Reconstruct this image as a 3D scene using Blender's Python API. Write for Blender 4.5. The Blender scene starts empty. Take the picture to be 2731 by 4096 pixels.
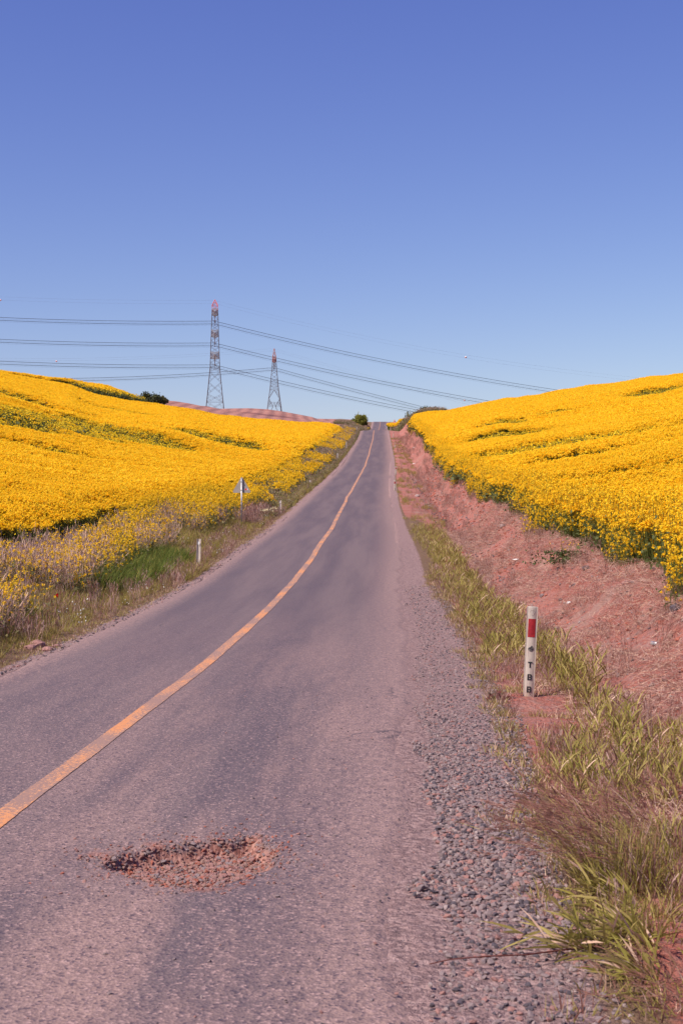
import bpy, math, random
import numpy as np
from mathutils import Vector, Matrix
rng = np.random.default_rng(7)
random.seed(7)
R = math.radians
scene = bpy.context.scene
COL = scene.collection
HC = 2.15                      # eye height
F = 5689.0                     # focal length, in px of the 4096 px tall photo

# ------------------------------------------------------------------ helpers
def tag(o, label=None, cat=None, group=None, kind=None):
    if label: o['label'] = label
    if cat: o['category'] = cat
    if group: o['group'] = group
    if kind: o['kind'] = kind
    return o

def link(o, parent=None):
    COL.objects.link(o)
    if parent is not None: o.parent = parent
    return o

def empty(name, loc=(0, 0, 0), rot=(0, 0, 0)):
    o = bpy.data.objects.new(name, None)
    o.location = loc; o.rotation_euler = rot; o.empty_display_size = .2
    return link(o)

class MB:
    """collects polygons; build() makes one mesh object"""
    def __init__(s): s.v = []; s.f = []; s.m = []; s.n = 0
    def add(s, verts, faces, m=0):
        b = s.n
        s.v.extend([tuple(map(float, p)) for p in verts]); s.n += len(verts)
        s.f.extend([tuple(int(i) + b for i in f) for f in faces]); s.m.extend([m] * len(faces))
    def box(s, c, d, m=0, rot=None):
        P = []
        for sx in (-.5, .5):
            for sy in (-.5, .5):
                for sz in (-.5, .5):
                    p = Vector((sx * d[0], sy * d[1], sz * d[2]))
                    if rot is not None: p = rot @ p
                    P.append(p + Vector(c))
        s.add(P, [(0, 1, 3, 2), (4, 6, 7, 5), (0, 4, 5, 1), (2, 3, 7, 6), (0, 2, 6, 4), (1, 5, 7, 3)], m)
    def bar(s, a, b, r, n=4, m=0, r2=None, caps=True):
        a = Vector(a); b = Vector(b); d = b - a
        if d.length < 1e-6: return
        q = d.to_track_quat('Z', 'Y'); r2 = r if r2 is None else r2
        P = []
        for c, rr in ((a, r), (b, r2)):
            for k in range(n):
                t = 2 * math.pi * (k + .5) / n
                P.append(c + q @ Vector((math.cos(t) * rr, math.sin(t) * rr, 0)))
        fs = [(k, (k + 1) % n, n + (k + 1) % n, n + k) for k in range(n)]
        if caps: fs += [tuple(range(n))[::-1], tuple(range(n, 2 * n))]
        s.add(P, fs, m)
    def tube(s, pts, r, n=5, m=0):
        pts = [Vector(p) for p in pts]; P = []; fs = []
        N = len(pts)
        for i, p in enumerate(pts):
            d = (pts[min(i + 1, N - 1)] - pts[max(i - 1, 0)]).normalized()
            q = d.to_track_quat('Z', 'Y')
            rr = r[i] if hasattr(r, '__len__') else r
            for k in range(n):
                t = 2 * math.pi * k / n
                P.append(p + q @ Vector((math.cos(t) * rr, math.sin(t) * rr, 0)))
        for i in range(N - 1):
            for k in range(n):
                fs.append((i * n + k, i * n + (k + 1) % n, (i + 1) * n + (k + 1) % n, (i + 1) * n + k))
        s.add(P, fs, m)
    def prism(s, outline, y0, y1, m=0):
        """outline [(x,z)] extruded along Y from y0 to y1"""
        n = len(outline)
        P = [(x, y0, z) for x, z in outline] + [(x, y1, z) for x, z in outline]
        fs = [tuple(range(n)), tuple(range(n, 2 * n))[::-1]]
        fs += [(k, n + k, n + (k + 1) % n, (k + 1) % n) for k in range(n)]
        s.add(P, fs, m)
    def mesh(s, name, mats):
        me = bpy.data.meshes.new(name)
        me.from_pydata(s.v, [], s.f)
        for mt in (mats if isinstance(mats, (list, tuple)) else [mats]): me.materials.append(mt)
        if any(s.m): me.polygons.foreach_set('material_index', s.m)
        me.update(); return me
    def build(s, name, mats, parent=None, smooth=False, loc=None):
        me = s.mesh(name, mats)
        if smooth: me.polygons.foreach_set('use_smooth', [True] * len(me.polygons))
        o = bpy.data.objects.new(name, me)
        if loc is not None: o.location = loc
        return link(o, parent)

def quads_mesh(name, Q, mi, mats):
    """Q: (N,4,3) quads, mi: (N,) material index"""
    N = len(Q); me = bpy.data.meshes.new(name)
    me.vertices.add(N * 4); me.vertices.foreach_set('co', np.asarray(Q, dtype=np.float32).ravel())
    me.loops.add(N * 4); me.loops.foreach_set('vertex_index', np.arange(N * 4, dtype=np.int32))
    me.polygons.add(N); me.polygons.foreach_set('loop_start', np.arange(0, N * 4, 4, dtype=np.int32))
    me.polygons.foreach_set('loop_total', np.full(N, 4, dtype=np.int32))
    for m in mats: me.materials.append(m)
    me.polygons.foreach_set('material_index', np.asarray(mi, dtype=np.int32))
    me.update(calc_edges=True); return me

def grid_mesh(name, P, mats):
    """P (nr,nc,3)"""
    nr, nc = P.shape[:2]
    me = bpy.data.meshes.new(name)
    me.vertices.add(nr * nc); me.vertices.foreach_set('co', P.reshape(-1).astype(np.float32))
    i = np.arange((nr - 1) * (nc - 1)); r = i // (nc - 1); c = i % (nc - 1)
    a = r * nc + c
    idx = np.stack([a, a + 1, a + nc + 1, a + nc], 1).astype(np.int32)
    N = len(idx)
    me.loops.add(N * 4); me.loops.foreach_set('vertex_index', idx.ravel())
    me.polygons.add(N); me.polygons.foreach_set('loop_start', np.arange(0, N * 4, 4, dtype=np.int32))
    me.polygons.foreach_set('loop_total', np.full(N, 4, dtype=np.int32))
    me.polygons.foreach_set('use_smooth', np.ones(N, dtype=bool))
    me.materials.append(mats); me.update(calc_edges=True)
    return me

def fattr(me, name, arr, typ='FLOAT'):
    a = me.attributes.new(name, typ, 'POINT')
    a.data.foreach_set('vector' if typ == 'FLOAT_VECTOR' else 'value', np.asarray(arr, dtype=np.int32 if typ == 'INT' else np.float32).ravel())

# value noise (numpy) used for shaping ground and for uneven growth
_T = rng.random((256, 256))
def vnoise(x, y):
    x = np.asarray(x, float); y = np.asarray(y, float)
    xi = np.floor(x).astype(int); yi = np.floor(y).astype(int)
    fx = x - xi; fy = y - yi; fx = fx * fx * (3 - 2 * fx); fy = fy * fy * (3 - 2 * fy)
    g = lambda a, b: _T[a & 255, b & 255]
    return (g(xi, yi) * (1 - fx) + g(xi + 1, yi) * fx) * (1 - fy) + (g(xi, yi + 1) * (1 - fx) + g(xi + 1, yi + 1) * fx) * fy
def fbm(x, y, o=4):
    s = 0; a = .5; t = 0
    for k in range(o):
        s = s + a * vnoise(x * 2 ** k + 17.3 * k, y * 2 ** k + 9.1 * k); t += a; a *= .5
    return s / t - .5
def sst(a, b, x):
    t = np.clip((np.asarray(x, float) - a) / (b - a), 0, 1); return t * t * (3 - 2 * t)

# ------------------------------------------------------------------ ground shape (metres)
_yd = np.concatenate([np.arange(-40, 40, .5), np.geomspace(40, 3500, 1500)])
def _smooth(tab, w):
    v = np.interp(_yd, [p[0] for p in tab], [p[1] for p in tab])
    out = v.copy()
    for k, t in enumerate(w):
        yy = np.maximum(t * np.maximum(_yd, 25), .5)
        out += np.interp(_yd - yy, _yd, v) + np.interp(_yd + yy, _yd, v)
    return out / (1 + 2 * len(w))
_ZR = _smooth([(-40, -.3), (6, 0), (9.7, 0), (18.5, .03), (23, .06), (29.7, .15), (36, .28), (43, .64), (50, 1.0), (58, 1.36), (63, 1.6),
               (82, 2.6), (100, 3.7), (120, 4.9), (147, 6.75), (171, 8.7), (205, 11.35), (254, 15.2), (298, 19.3),
               (328, 20.6), (370, 22.9), (415, 26.2), (440, 28.0), (470, 30.6), (505, 34.4), (560, 36.5), (700, 43.5), (1000, 57), (3500, 20)], (.008, .016, .024))
_XC = _smooth([(-40, -3.9), (6, -2.48), (9.7, -2.33), (18.5, -1.9), (23, -1.70), (29.7, -1.475), (36, -1.28), (43, -.95), (58, -.43), (63, -.3),
               (82, .165), (120, 1.38), (147, 2.4), (171, 3.2), (254, 5.6), (298, 6.76), (427, 11.3), (503, 13.65), (700, 20), (3500, 110)], (.02, .04, .06))
ZR = lambda y: np.interp(y, _yd, _ZR)
XC = lambda y: np.interp(y, _yd, _XC)
WL, WR = 2.52, 2.88            # half widths left and right of the yellow line

def pw(px): return (np.asarray(px, float) - 1365.5) / F
def SS(tab):                   # elevation angle of a ridge against its bearing
    p = [pw(t[0]) for t in tab]; s = [(2048 - t[1]) / F for t in tab]
    return lambda u: np.interp(u, p, s)
D1, D1b, D2, D3 = 265., 300., 390., 540.
S1 = SS([(-900, 1470), (-400, 1485), (0, 1494), (89, 1505), (179, 1519), (277, 1536), (330, 1560), (379, 1574), (482, 1593), (558, 1606), (634, 1614), (700, 1624),
         (875, 1657), (981, 1668), (1139, 1682), (1250, 1689), (1348, 1695), (1380, 1704)])
S1b = SS([(-900, 1490), (0, 1505), (277, 1543), (350, 1553), (424, 1562), (504, 1584), (562, 1606), (634, 1617), (700, 1627), (875, 1655), (1139, 1680), (1348, 1694), (1400, 1704)])
S2 = SS([(-900, 1500), (0, 1530), (277, 1566), (520, 1590), (600, 1602), (670, 1608), (700, 1611), (753, 1618), (823, 1632), (875, 1641), (900, 1648), (1000, 1660), (1100, 1672), (1250, 1686), (1365, 1692), (1420, 1700)])
S3 = SS([(-900, 1560), (0, 1590), (670, 1628), (800, 1640), (880, 1645), (905, 1641), (998, 1639), (1068, 1643), (1131, 1652), (1191, 1664), (1250, 1676), (1265, 1683), (1412, 1686), (1480, 1688)])
T1 = SS([(1600, 1712), (1640, 1690), (1665, 1660), (1696, 1652), (1714, 1648), (1786, 1647), (1832, 1636), (1883, 1624), (1969, 1608), (2015, 1598), (2066, 1595), (2112, 1586), (2163, 1581),
         (2235, 1563), (2300, 1554), (2520, 1526), (2599, 1511), (2731, 1495), (3100, 1470), (3600, 1450)])
T2 = SS([(1560, 1708), (1600, 1697), (1640, 1684), (1690, 1662), (1720, 1656), (1786, 1655), (1883, 1640), (2300, 1580), (3600, 1500)])
T3 = SS([(1540, 1690), (1600, 1700), (1720, 1690), (1900, 1660), (3600, 1560)])
PH = 1.2

GAPS = []
def edgeL(y): return np.interp(y, [0, 30, 60, 120, 200, 265], [5.6, 5.3, 4.9, 4.5, 4.0, 3.4]) + .5 * fbm(y * .22, 3.3) * 2 + .18 * fbm(y * 1.3, 8.) * 2
def edgeR(y): return np.interp(y, [0, 20, 47, 110, 265], [4.7, 4.5, 4.35, 4.2, 4.2]) + .62 * fbm(y * .17 + 4, 11.3) * 2 + .3 * fbm(y * .9, 5.) * 2

def Lleft(off, y):
    a = np.interp(off, [0, .5, 1.5, 4.3, 6, 8], [-.03, -.07, -.02, .38, .65, .95])
    return a + np.where(off > 8, .2 * np.minimum(off - 8, 50) + .03 * np.maximum(off - 58, 0), 0)
def Lright(off, y):
    k = sst(15, 32, y)
    a = np.interp(off, [0, .9, 1.7, 2.5, 3.3, 3.75, 4.3, 6], [-.005, -.03, -.10, -.30, .12, .68, .98, 1.2])
    b = np.interp(off, [0, .9, 1.7, 2.5, 3.3, 4.0, 5, 6], [-.005, -.025, -.05, -.03, .22, .72, 1.05, 1.2])
    a = a * k + b * (1 - k)
    return a + np.where(off > 6, .2 * np.minimum(off - 6, 45) + .03 * np.maximum(off - 51, 0), 0)

def _res(S, D, u, lf, w, ph):
    x = u * D
    off = (XC(D) - w - x) if lf is Lleft else (x - XC(D) - w)
    return HC + S(u) * D - ph - ZR(D) - lf(np.maximum(off, 0), D)

def H(x, y, fine=True):
    x = np.asarray(x, float); y = np.asarray(y, float)
    x, y = np.broadcast_arrays(x, y)
    zr = ZR(y); o = x - XC(y)
    u = x / np.maximum(y, 30.)
    offL = -o - WL; offR = o - WR
    wy = sst(30, D1, y)
    def resid(tabs, lf, w):
        Ds = [D1] + [t[1] for t in tabs[1:]]
        rs = [_res(t[0], t[1], u, lf, w, t[2]) for t in tabs]
        out = rs[0] * wy
        for k in range(1, len(tabs)):
            t = sst(Ds[k - 1], Ds[k], y)
            out = np.where(y > Ds[k - 1], rs[k - 1] * (1 - t) + rs[k] * t, out)
        return out
    uL = np.clip(u, pw(-900), pw(1470)); uR = np.clip(u, pw(1560), pw(3600))
    def far(res):               # the high ground runs on behind the ridges
        return res
    rl = resid([(S1, D1, PH), (S1b, D1b, .6), (S2, D2, 0), (S3, D3, 0)], Lleft, WL)
    rr = resid([(T1, D1, PH), (T2, D2, .5), (T3, D3, 0)], Lright, WR)
    ll = Lleft(np.maximum(offL, 0), y) + rl * sst(1.0, 6.0, offL)
    lr = Lright(np.maximum(offR, 0), y) + rr * sst(1.6, 5.0, offR)
    z = zr + np.where(offL > 0, ll, 0) + np.where(offR > 0, lr, 0)
    # swells in the fields
    am = sst(6, 16, np.maximum(offL, offR)) * sst(25, 60, y) * (1 - sst(170, 250, y))
    z = z + am * (1.3 * fbm(x * .035 + 3, y * .03 + 5, 2) + .5 * fbm(x * .12, y * .09, 2))
    if GAPS:                                  # the ground folds a little behind the thin spots
        fo = np.zeros(z.shape)
        for hx, hy, a, b, st, sk in GAPS:
            dx = x - hx; dy = y - hy - sk * dx
            fo = np.maximum(fo, st * (.24 * b + .15) * (sst(-1, b + 3, dy) - sst(b + 4, b + 40, dy)) * np.exp(-(dx / (a * 1.5)) ** 2))
        z = z + fo * (1 - sst(170, 230, y))
    if fine:
        rough = sst(.2, 1.2, np.maximum(offL, offR)) * (1 - sst(60, 140, y))
        z = z + rough * (.12 * fbm(x * 1.1, y * .9, 3) + .05 * fbm(x * 4, y * 4, 3) + sst(2.2, 3, offR) * .16 * fbm(x * 2.1 + y * .8, y * .5 - x * .6, 3))
    return z

def hit(px, py, up=0.0):
    """ground point seen at a photo pixel (used to find where a thing stands)"""
    t = np.concatenate([np.arange(5, 60, .05), np.geomspace(60, 900, 3000)])
    u = pw(px); s = (2048 - py) / F
    d = H(u * t, t) + up - (HC + s * t)
    k = np.argmax(d > 0)
    return float(u * t[k]), float(t[k])

# ------------------------------------------------------------------ materials
def mat(name):
    m = bpy.data.materials.new(name); m.use_nodes = True
    nt = m.node_tree; nt.nodes.clear()
    return m, nt
def N(nt, t, **k):
    n = nt.nodes.new(t)
    for a, b in k.items():
        if a.startswith('i_'):
            n.inputs[a[2:].replace('_', ' ')].default_value = b
        else: setattr(n, a, b)
    return n
def lk(nt, a, b): nt.links.new(a, b)
def rgb(c): return (c[0], c[1], c[2], 1)
def sr(r, g, b):
    f = lambda v: (v / 255 / 12.92) if v / 255 <= .04045 else ((v / 255 + .055) / 1.055) ** 2.4
    return (f(r), f(g), f(b))
def noise(nt, vec, scale, detail=4, rough=.6, dist=0.):
    n = N(nt, 'ShaderNodeTexNoise'); n.inputs['Scale'].default_value = scale; n.inputs['Detail'].default_value = detail
    n.inputs['Roughness'].default_value = rough; n.inputs['Distortion'].default_value = dist
    if vec is not None: lk(nt, vec, n.inputs['Vector'])
    return n.outputs[0]
def mrange(nt, v, a, b, c=0., d=1., smooth=True):
    n = N(nt, 'ShaderNodeMapRange'); n.interpolation_type = 'SMOOTHSTEP' if smooth else 'LINEAR'
    lk(nt, v, n.inputs[0])
    for k, x in zip((1, 2, 3, 4), (a, b, c, d)): n.inputs[k].default_value = x
    return n.outputs[0]
def math_(nt, op, a, b=None):
    n = N(nt, 'ShaderNodeMath'); n.operation = op
    for k, x in enumerate((a, b)):
        if x is None: continue
        if isinstance(x, (int, float)): n.inputs[k].default_value = x
        else: lk(nt, x, n.inputs[k])
    return n.outputs[0]
def mix(nt, f, a, b, blend='MIX'):
    n = N(nt, 'ShaderNodeMix'); n.data_type = 'RGBA'; n.blend_type = blend
    if isinstance(f, (int, float)): n.inputs[0].default_value = f
    else: lk(nt, f, n.inputs[0])
    for k, x in ((6, a), (7, b)):
        if isinstance(x, tuple): n.inputs[k].default_value = rgb(x)
        else: lk(nt, x, n.inputs[k])
    return n.outputs[2]
def out(nt, sh):
    o = N(nt, 'ShaderNodeOutputMaterial'); lk(nt, sh, o.inputs[0])
def princ(nt, col, rough=.8, spec=.3, metal=0., normal=None):
    p = N(nt, 'ShaderNodeBsdfPrincipled')
    if isinstance(col, tuple): p.inputs['Base Color'].default_value = rgb(col)
    else: lk(nt, col, p.inputs['Base Color'])
    if isinstance(rough, (int, float)): p.inputs['Roughness'].default_value = rough
    else: lk(nt, rough, p.inputs['Roughness'])
    p.inputs['Specular IOR Level'].default_value = spec; p.inputs['Metallic'].default_value = metal
    if normal is not None: lk(nt, normal, p.inputs['Normal'])
    return p.outputs[0]
def bump(nt, h, strength, dist, nrm=None):
    b = N(nt, 'ShaderNodeBump'); b.inputs['Strength'].default_value = strength; b.inputs['Distance'].default_value = dist
    lk(nt, h, b.inputs['Height'])
    if nrm is not None: lk(nt, nrm, b.inputs['Normal'])
    return b.outputs[0]
def attr(nt, name):
    a = N(nt, 'ShaderNodeAttribute'); a.attribute_name = name; return a

def simple(name, col, rough=.7, spec=.3, metal=0., var=.12, scale=8., bmp=0.):
    m, nt = mat(name)
    tc = N(nt, 'ShaderNodeTexCoord').outputs['Object']
    n = noise(nt, tc, scale, 5)
    c = mix(nt, mrange(nt, n, .3, .7), tuple(v * (1 - var) for v in col), tuple(min(v * (1 + var), 1) for v in col))
    nr = bump(nt, noise(nt, tc, scale * 6, 3), bmp, .01) if bmp else None
    out(nt, princ(nt, c, rough, spec, metal, nr)); return m

def leafmat(name, ca, cb, trans=.35, rough=.6, spec=.15):
    """thin plant tissue; shade differs from plant to plant"""
    m, nt = mat(name)
    oi = N(nt, 'ShaderNodeObjectInfo')
    geo = N(nt, 'ShaderNodeNewGeometry')
    f = math_(nt, 'ADD', math_(nt, 'MULTIPLY', oi.outputs['Random'], .5), math_(nt, 'MULTIPLY', geo.outputs['Random Per Island'], .5))
    c = mix(nt, f, ca, cb)
    p = princ(nt, c, rough, spec)
    t = N(nt, 'ShaderNodeBsdfTranslucent'); lk(nt, c, t.inputs[0])
    ms = N(nt, 'ShaderNodeMixShader'); ms.inputs[0].default_value = trans
    lk(nt, p, ms.inputs[1]); lk(nt, t.outputs[0], ms.inputs[2])
    out(nt, ms.outputs[0]); return m

M = {}
M['petal'] = leafmat('rape petals', (.98, .62, .010), (.985, .71, .045), .45)
M['petal_wild'] = leafmat('wild mustard petals', (.94, .54, .010), (.97, .64, .03), .45)
M['rstem'] = leafmat('rape stem', (.07, .085, .022), (.15, .155, .035), .25)
M['rleaf'] = leafmat('rape leaf', (.07, .085, .03), (.14, .15, .055), .3)
M['bud'] = leafmat('rape buds and pods', (.26, .20, .015), (.42, .28, .02), .25)
M['grass'] = leafmat('green grass', (.20, .175, .035), (.40, .33, .08), .35)
M['grassb'] = leafmat('bright green grass', (.10, .14, .025), (.19, .22, .045), .35)
M['olive'] = leafmat('olive grass', (.28, .22, .06), (.52, .40, .14), .35)
M['straw'] = leafmat('dry straw', (.50, .30, .20), (.72, .50, .38), .2)
M['mauve'] = leafmat('dry mauve stems', (.30, .165, .14), (.60, .40, .34), .25)
M['redgrass'] = leafmat('reddish seed grass', (.19, .078, .06), (.37, .18, .135), .3)
M['greyleaf'] = leafmat('grey green weed leaves', (.13, .125, .05), (.26, .22, .10), .3)
M['white'] = leafmat('white petals', (.75, .70, .60), (.85, .82, .76), .3)
M['umbel'] = leafmat('cream umbels', (.62, .50, .28), (.75, .66, .42), .3)
M['poppy'] = leafmat('poppy petals', (.55, .01, .01), (.65, .02, .02), .3)
M['darkred'] = leafmat('dark red dock leaves', (.09, .025, .02), (.19, .06, .05), .15)
M['bushleaf'] = leafmat('bush leaves', (.13, .135, .025), (.28, .25, .05), .3)
M['hedgeleaf'] = leafmat('dark hedge leaves', (.045, .055, .022), (.10, .10, .04), .2)
M['bark'] = simple('bark', (.14, .09, .06), .9, .2, bmp=.5)
M['stoneA'] = simple('grey stone', (.22, .158, .155), .85, .3, var=.35, scale=20, bmp=.4)
M['stoneB'] = simple('pale stone', (.32, .235, .22), .85, .3, var=.25, scale=20, bmp=.4)
M['stoneC'] = simple('red stone', (.30, .15, .13), .85, .3, var=.3, scale=20, bmp=.4)
M['clod'] = simple('red earth clod', (.36, .12, .085), .95, .1, var=.35, scale=14, bmp=.6)
M['stoneE'] = simple('brown stone', (.27, .155, .125), .85, .3, var=.3, scale=20, bmp=.4)
M['stoneD'] = simple('dark stone', (.085, .065, .075), .85, .3, var=.3, scale=20, bmp=.4)
M['steel'] = simple('weathered galvanised steel', (.13, .11, .12), .6, .4, .3)
M['steelred'] = simple('faded red paint on steel', (.62, .13, .11), .6, .3)
M['steelrust'] = simple('rusty orange steel', (.36, .15, .12), .7, .3)
M['steelpale'] = simple('pale galvanised crossarm steel', (.30, .27, .26), .6, .4, .2)
M['glassins'] = simple('brown insulator discs', (.10, .06, .06), .3, .5)
M['wire'] = simple('dull aluminium wire', (.055, .055, .075), .6, .4, .4)
M['wirethin'] = simple('thin earth wire', (.16, .16, .22), .6, .4, .4)
M['galv'] = simple('galvanised pipe', (.42, .40, .40), .45, .5, .5, var=.1, scale=14)
M['plateback'] = simple('bare sign back', (.36, .31, .27), .55, .4, .25, var=.08, scale=5)
M['signwhite'] = simple('white sign face', (.78, .74, .72), .5, .4, var=.03)
M['signred'] = simple('red sign paint', (.60, .03, .035), .45, .4, var=.06)
M['black'] = simple('black paint', (.02, .02, .022), .6, .3)
M['ballred'] = simple('faded aircraft ball', (.75, .55, .50), .5, .4)
M['litter'] = simple('white plastic litter', (.78, .76, .74), .4, .4)
M['clearplastic'] = simple('cloudy bottle plastic', (.62, .58, .56), .25, .6)

def post_mat():
    m, nt = mat('worn white plastic post')
    tc = N(nt, 'ShaderNodeTexCoord').outputs['Object']
    mp = N(nt, 'ShaderNodeMapping'); lk(nt, tc, mp.inputs[0]); mp.inputs['Scale'].default_value = (28, 28, 3.5)
    n1 = noise(nt, mp.outputs[0], 1.0, 6, .7, .4)
    n2 = noise(nt, tc, 9, 4)
    c = mix(nt, mrange(nt, n1, .42, .75), (.50, .42, .35), (.30, .22, .21))
    c = mix(nt, mrange(nt, n2, .5, .75, 0, .5), c, (.45, .30, .25))
    sx = N(nt, 'ShaderNodeSeparateXYZ'); lk(nt, tc, sx.inputs[0])
    c = mix(nt, mrange(nt, sx.outputs[2], .22, 0., 0., .55), c, (.36, .20, .17))
    out(nt, princ(nt, c, .55, .35, 0, bump(nt, n1, .3, .004))); return m
M['post'] = post_mat()
def refl_mat():
    m, nt = mat('red reflector tape')
    tc = N(nt, 'ShaderNodeTexCoord').outputs['Object']
    n1 = noise(nt, tc, 45, 5, .7)
    n2 = noise(nt, tc, 12, 3)
    c = mix(nt, mrange(nt, n2, .35, .65), (.24, .012, .018), (.40, .022, .026))
    c = mix(nt, mrange(nt, n1, .70, .73), c, (.55, .42, .40))
    out(nt, princ(nt, c, .35, .5)); return m
M['reflector'] = refl_mat()

def road_mat():
    m, nt = mat('old asphalt')
    rc = attr(nt, 'rc'); hole = attr(nt, 'hole').outputs['Fac']
    sp = N(nt, 'ShaderNodeSeparateXYZ'); lk(nt, rc.outputs['Vector'], sp.inputs[0])
    o_, d_ = sp.outputs[0], sp.outputs[1]
    v = rc.outputs['Vector']
    def sc(x, y, z=1):
        mp = N(nt, 'ShaderNodeMapping'); lk(nt, v, mp.inputs[0]); mp.inputs['Scale'].default_value = (x, y, z); return mp.outputs[0]
    streak = noise(nt, sc(1.1, .07), 1.0, 5, .62, .3)
    streak2 = noise(nt, sc(2.2, .09), 1.0, 6, .68, .2)
    blotch = noise(nt, sc(.85, .11), 1.0, 7, .66, .2)
    fine = noise(nt, sc(1, .8), 46, 3, .7)
    mid = noise(nt, sc(1, .6), 14, 4, .7)
    base = mix(nt, mrange(nt, streak, .36, .64), (.112, .080, .087), (.165, .115, .112))
    # darker blue-grey wheel tracks
    trk = math_(nt, 'ABSOLUTE', math_(nt, 'SUBTRACT', math_(nt, 'ABSOLUTE', math_(nt, 'SUBTRACT', o_, 1.35)), .72))
    trk = mrange(nt, trk, .45, .05, 0, .45)
    trk = math_(nt, 'MULTIPLY', trk, mrange(nt, streak2, .35, .6))
    base = mix(nt, trk, base, (.088, .064, .076))
    trkl = mrange(nt, math_(nt, 'ABSOLUTE', math_(nt, 'ADD', o_, 1.55)), .5, .1, 0, .35)
    base = mix(nt, math_(nt, 'MULTIPLY', trkl, mrange(nt, streak2, .35, .6)), base, (.088, .064, .076))
    # pink dust: towards the right edge, and in blotches near the viewer
    dust = mrange(nt, math_(nt, 'ADD', o_, math_(nt, 'MULTIPLY', mid, 1.3)), 2.15, 3.6, 0., .88)
    dust2 = math_(nt, 'MULTIPLY', mrange(nt, blotch, .38, .60, 0, .8), math_(nt, 'MULTIPLY', mrange(nt, d_, 34, 9), mrange(nt, o_, -.9, 1.4, .45, 1.)))
    dust = math_(nt, 'MAXIMUM', dust, dust2)
    dustl = mrange(nt, math_(nt, 'SUBTRACT', math_(nt, 'MULTIPLY', mid, .9), o_), 2.35, 2.9, 0., .85)
    dust = math_(nt, 'MAXIMUM', dust, dustl)
    dcol = mix(nt, mrange(nt, mid, .3, .7), (.25, .152, .132), (.38, .235, .196))
    base = mix(nt, dust, base, dcol)
    # aggregate specks
    vo = N(nt, 'ShaderNodeTexVoronoi'); lk(nt, sc(1, 1), vo.inputs['Vector']); vo.inputs['Scale'].default_value = 62
    sep = N(nt, 'ShaderNodeSeparateColor'); lk(nt, vo.outputs['Color'], sep.inputs[0])
    nearf = mrange(nt, d_, 34, 14, .25, 1.)
    sp1 = math_(nt, 'MULTIPLY', mrange(nt, sep.outputs[0], .72, .98, 0, .6), nearf)
    base = mix(nt, sp1, base, (.48, .30, .27))
    sp2 = math_(nt, 'MULTIPLY', mrange(nt, sep.outputs[1], .75, .98, 0, .75), nearf)
    base = mix(nt, sp2, base, (.055, .038, .055))
    base = mix(nt, mrange(nt, fine, .40, .64, 0, .38), base, (.085, .058, .078))
    # cracks
    wv = N(nt, 'ShaderNodeTexVoronoi'); wv.feature = 'DISTANCE_TO_EDGE'
    wm = N(nt, 'ShaderNodeMix'); wm.data_type = 'VECTOR'
    nn = N(nt, 'ShaderNodeTexNoise'); lk(nt, sc(1, 1), nn.inputs[0]); nn.inputs['Scale'].default_value = 1.5; nn.inputs['Detail'].default_value = 4
    wm.inputs[0].default_value = .30; lk(nt, sc(1, .5), wm.inputs[4]); lk(nt, nn.outputs['Color'], wm.inputs[5])
    lk(nt, wm.outputs[1], wv.inputs['Vector']); wv.inputs['Scale'].default_value = .55
    cr = math_(nt, 'MULTIPLY', mrange(nt, wv.outputs['Distance'], .004, .0015), mrange(nt, blotch, .52, .6, 0, .7))
    base = mix(nt, cr, base, (.06, .045, .055))
    # soil in the hole
    vh = N(nt, 'ShaderNodeTexVoronoi'); lk(nt, sc(1, 1), vh.inputs['Vector']); vh.inputs['Scale'].default_value = 38
    sh = N(nt, 'ShaderNodeSeparateColor'); lk(nt, vh.outputs['Color'], sh.inputs[0])
    soil = mix(nt, mrange(nt, sh.outputs[0], .3, .8), (.19, .072, .055), (.36, .18, .14))
    base = mix(nt, mrange(nt, math_(nt, 'ADD', hole, math_(nt, 'MULTIPLY', math_(nt, 'SUBTRACT', mid, .5), .6)), .15, .6), base, soil)
    h = math_(nt, 'ADD', math_(nt, 'MULTIPLY', fine, .5), math_(nt, 'MULTIPLY', vo.outputs['Distance'], .8))
    out(nt, princ(nt, base, .82, .3, 0, bump(nt, h, .55, .012))); return m
M['road'] = road_mat()

def paint_mat():
    m, nt = mat('worn yellow road paint')
    rc = attr(nt, 'rc').outputs['Vector']
    a = noise(nt, rc, 30, 4, .75)
    mp = N(nt, 'ShaderNodeMapping'); lk(nt, rc, mp.inputs[0]); mp.inputs['Scale'].default_value = (2, .5, 1)
    b = noise(nt, mp.outputs[0], 1.2, 4)
    c = mix(nt, mrange(nt, b, .35, .65), (.58, .235, .095), (.66, .315, .15))
    w = mrange(nt, math_(nt, 'ADD', a, math_(nt, 'MULTIPLY', b, .8)), .82, .93, 0, .85)
    c = mix(nt, w, c, (.22, .14, .13))
    out(nt, princ(nt, c, .8, .3, 0, bump(nt, a, .5, .01))); return m
M['paint'] = paint_mat()

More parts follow.
